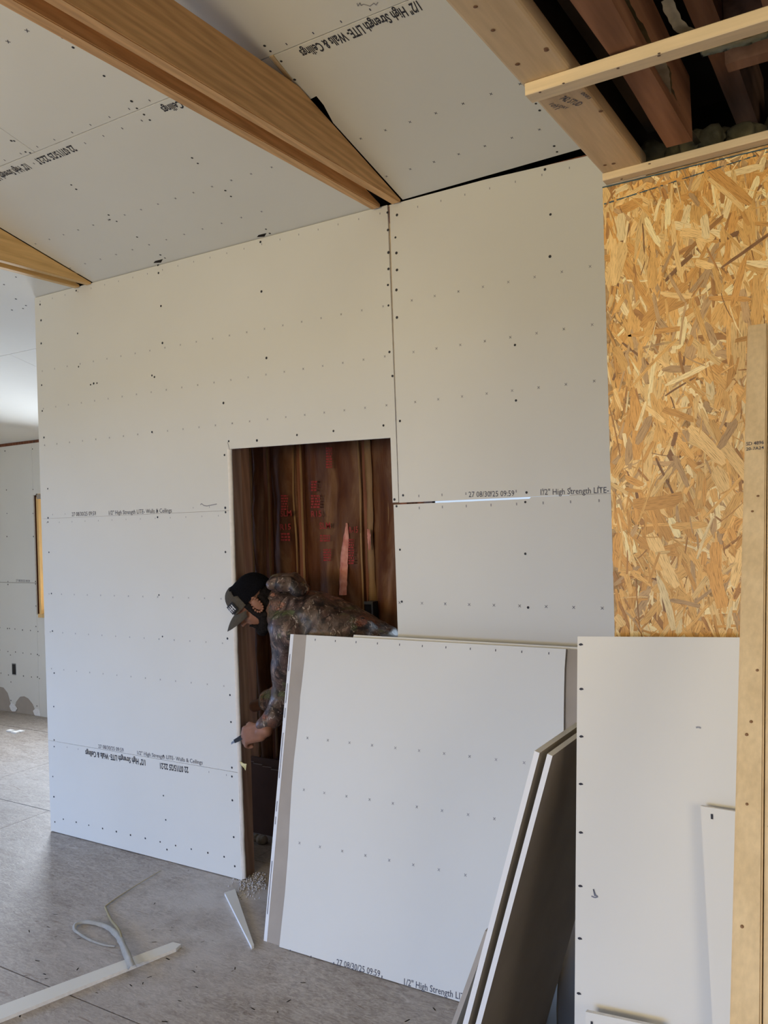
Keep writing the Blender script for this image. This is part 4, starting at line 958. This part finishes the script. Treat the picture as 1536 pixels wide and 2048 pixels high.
def cap_part(name, m, xr, zmin, extra=0, seg=40):
    """crown shell in head space, cut to a range of x"""
    bm = bmesh.new(); G = {}
    for i in range(seg+1):
        for k in range(13):
            a = 2*math.pi*i/seg; e = math.pi/2*k/12
            r_ = math.cos(e)**.75; x = -.008+(.112+extra)*r_*math.cos(a); y = (.088+extra)*r_*math.sin(a); z = zmin+(.104+extra)*math.sin(e)**.95+(.012 if x > .03 else 0)*math.sin(2*e)
            G[i, k] = (x, y, z)
    cache = {}
    def vv(i, k):
        i %= seg; k_ = (0, 12) if k == 12 else (i, k)
        if k_ not in cache: cache[k_] = bm.verts.new(H(*G[i, k]))
        return cache[k_]
    for i in range(seg):
        for k in range(12):
            mx = (G[i, k][0]+G[(i+1) % seg, k][0]+G[i, k+1][0]+G[(i+1) % seg, k+1][0])/4
            if xr[0] <= mx < xr[1]:
                f = [vv(i, k), vv(i+1, k), vv(i+1, k+1)]+([vv(i, k+1)] if k < 11 else [])
                bm.faces.new(f)
    bmesh.ops.solidify(bm, geom=bm.faces[:], thickness=-.0035)
    return mesh_bm(name, bm, m, None, True)
ZC = .022
crown = cap_part('cap_mesh_back', M_mesh, (-9, .030), ZC)
front = cap_part('cap_front_panel', M_capk, (.030, 9), ZC, .0015)
bm = bmesh.new(); G = []
for i in range(17):
    u = -1+2*i/16; row_ = []
    for k in range(9):
        t = k/8; a = u*1.12
        x0_, y0_ = -.008+.112*math.cos(a)*.99, .088*math.sin(a)*.99
        Lb = .078*math.sqrt(max(0, 1-(u*.96)**2))
        x = x0_+Lb*t*1.0; y = y0_*(1-.12*t)
        z = ZC+.006-.022*t*t-.34*(y*y)/.085-.006*t
        row_.append(bm.verts.new(H(x, y, z)))
    G.append(row_)
for i in range(16):
    for k in range(8): bm.faces.new((G[i][k], G[i+1][k], G[i+1][k+1], G[i][k+1]))
bmesh.ops.solidify(bm, geom=bm.faces[:], thickness=.0035)
brim = mesh_bm('cap_brim', bm, M_capk, None, True)
# square patch on the cap front, dark with pale upright bars
bm = bmesh.new(); bm2 = bmesh.new()
def cap_pt(a, z, d=.0): # on the front panel
    e = math.asin(min(1, (z/.1055)**(1/.95))); r_ = math.cos(e)**.75
    return H(-.008+(.1135+d)*r_*math.cos(a)+d+.001+.003*(math.sin(2*e)), (.0895+d)*r_*math.sin(a), ZC+z+.012*math.sin(2*e))
def cap_quad(bmx, a0, a1, z0, z1, d):
    n = 4
    for i in range(n):
        for k in range(3):
            aa, ab = a0+(a1-a0)*i/n, a0+(a1-a0)*(i+1)/n; za, zb_ = z0+(z1-z0)*k/3, z0+(z1-z0)*(k+1)/3
            bmx.faces.new([bmx.verts.new(cap_pt(*q_, d)) for q_ in ((aa, za), (ab, za), (ab, zb_), (aa, zb_))])
cap_quad(bm, .42, .98, .010, .046, .004)
for i in range(4):
    a = .50+.120*i; cap_quad(bm2, a, a+.06, .016, .040, .006)
cap_quad(bm2, .50, .93, .0265, .0295, .0062)
patch = mesh_bm('cap_patch', bm, M_black); pm = mesh_bm('patch_bars', bm2, mat('patch_white', (.55, .55, .55), .7)); pm.parent = patch
capo = crown; 
# jacket
def fold(p):
    q_ = V((p.x*7+p.z*5, p.y*5, p.z*9-p.x*6)); a = abs(noise.noise(q_)); b = noise.noise(p*9)
    return .020*(.35-a)*1.2+.008*b+.004*noise.noise(p*26)
upv = V((0, 0, 1)); tn = spn.cross(blft); tn = tn if tn.z > 0 else -tn     # away from his back
js = []
for s_ in (-.085, 0, .085):
    w_ = 1 if s_ == 0 else .93
    js += [(neck+blft*s_*.55+spn*.03-tn*.0, .090*w_, neck+spn*.16+blft*s_+tn*.008, .140*w_), (neck+spn*.16+blft*s_+tn*.008, .140*w_, neck.lerp(hips, .5)+blft*s_+tn*.012, .150*w_), (neck.lerp(hips, .5)+blft*s_+tn*.012, .150*w_, hips+blft*s_*.9, .152*w_)]
fa = (wrL-elL).normalized()
js += [(neck+spn*.06+blft*.06-tn*.03, .085, shL, .078), (neck+spn*.06-blft*.06-tn*.03, .085, shR, .078), (shL, .076, elL, .060), (elL, .060, wrL-fa*.045, .043), (wrL-fa*.05, .040, wrL-fa*.035, .041),
       (shR, .076, elR, .060), (elR, .060, wrR, .046)]
jacket = blob('camouflage_jacket', js, .011, M_camo, 3, fold)
# collar and hood bunched behind the neck
nd = (neck-nk0).normalized()
cu = hu.lerp(-spn, .4).normalized()
cs = []
cb = neck-spn*.015+tn*.005
for i in range(14):
    a0_, a1_ = 2*math.pi*i/14, 2*math.pi*(i+1)/14
    f_ = lambda a: cb+blft*.080*math.cos(a)+(tn*.075)*math.sin(a)-spn*(.012+.028*math.cos(a)**2)
    cs.append((f_(a0_), .019, f_(a1_), .019)); cs.append((f_(a0_)+spn*.035, .024, f_(a1_)+spn*.035, .024))
collar = blob('jacket_collar', cs, .007, M_camo, 2, lambda p: .006*noise.noise(p*22))
hc = atY(594, 1172, 3.0)
hs = []
for s_ in (-.10, -.05, 0, .05, .10):
    k = 1-abs(s_)*3.0; o_ = blft*s_
    hs += [(hc+o_-spn*.085-tn*.030, .032*k+.010, hc+o_-spn*.03+tn*.006*k, .036*k+.008), (hc+o_-spn*.03+tn*.006*k, .036*k+.008, hc+o_+spn*.030-tn*.006, .024*k+.006)]
hood = blob('jacket_hood', hs, .007, M_camo, 2, lambda p: .010*noise.noise(p*24))
# trousers and boots
def fold2(p): return .007*noise.noise(V((p.x*12, p.y*12, p.z*5)))
trousers = blob('trousers', [(hips+V((0, 0, -.01)), .135, hips+V((0, 0, -.07)), .125), (hpL, .105, knL, .078), (knL, .078, anL+V((0, 0, .02)), .068), (hpR, .105, knR, .078), (knR, .078, anR+V((0, 0, .02)), .068)], .011, M_jean, 3, fold2)
boots = []
for an in (anL, anR):
    boots.append(blob('boot', [(an+V((0, 0, .03)), .052, an+V((0, 0, -.035)), .050), (an+V((0, 0, -.04))-bf*.03, .044, an+bf*.09+V((0, 0, -.048)), .040), (an+bf*.09+V((0, 0, -.048)), .040, an+bf*.17+V((0, 0, -.052)), .034)], .008, M_boot, 2))
pr = empty('person', (hips.x, hips.y, 0))
adopt(pr, body, beard, hair, jacket, trousers, *boots, *ears, *eyes, collar, hood)
cape = empty('cap', tuple(H(0, 0, .1))); adopt(pr, cape)
bpy.context.view_layer.update()
for k in (crown, front, brim, patch):
    k.parent = cape; k.matrix_parent_inverse = cape.matrix_world.inverted()
tag(pr, 'person in camouflage jacket and cap bending through the doorway, hand on its edge', 'person')
for o_, l_ in ((crown, 'black mesh back of the cap'), (front, 'khaki front of the cap'), (patch, 'dark patch with pale upright bars')): o_['label'] = l_
# knife in his fist
kc = kn_[1]+(hd*.3-hback*.25-hup*.35)*.04
kd = (hd*.75-hup*.2+hback*.05).normalized()
bm = bmesh.new(); A_ = [kc-kd*.055, kc+kd*.052]
sx = kd.cross(hback).normalized()
vs = []
for P, w_, t_ in ((A_[0], .009, .007), (kc, .011, .008), (A_[1], .008, .006)):
    vs.append([bm.verts.new(P+sx*i*w_+hback*j*t_) for i, j in ((-1, -1), (1, -1), (1, 1), (-1, 1))])
for a_, b_ in ((0, 1), (1, 2)):
    for i in range(4): bm.faces.new((vs[a_][i], vs[a_][(i+1) % 4], vs[b_][(i+1) % 4], vs[b_][i]))
bm.faces.new(vs[0]); bm.faces.new(vs[2][::-1])
kt = empty('utility_knife', tuple(kc)); kh = mesh_bm('handle', bm, M_black); adopt(kt, kh)
bm = bmesh.new(); e0 = A_[1]
P = [e0-sx*.005, e0+sx*.005, e0+kd*.018+sx*.005, e0+kd*.024-sx*.005]
bm.faces.new([bm.verts.new(p) for p in P]); bmesh.ops.solidify(bm, geom=bm.faces[:], thickness=.0008)
kb = mesh_bm('blade', bm, M_metal); adopt(kt, kb)
tag(kt, 'small dark knife held in the fist against the doorway edge', 'knife')
# scrap of yellow paper stuck on the jamb below the hand
P = [atY(x, y, 2.925) for x, y in ((479, 1522), (487, 1527), (493, 1528), (491, 1541), (488, 1536), (482, 1530))]
tag(slab('paper_scrap', P, (0, -1, 0), .002, noisy('yellow_scrap', (.50, .42, .16), (.75, .68, .40), 60), None, (0, 0, 0)), 'small yellow scrap of paper caught on the doorway jamb below the hand', 'paper')
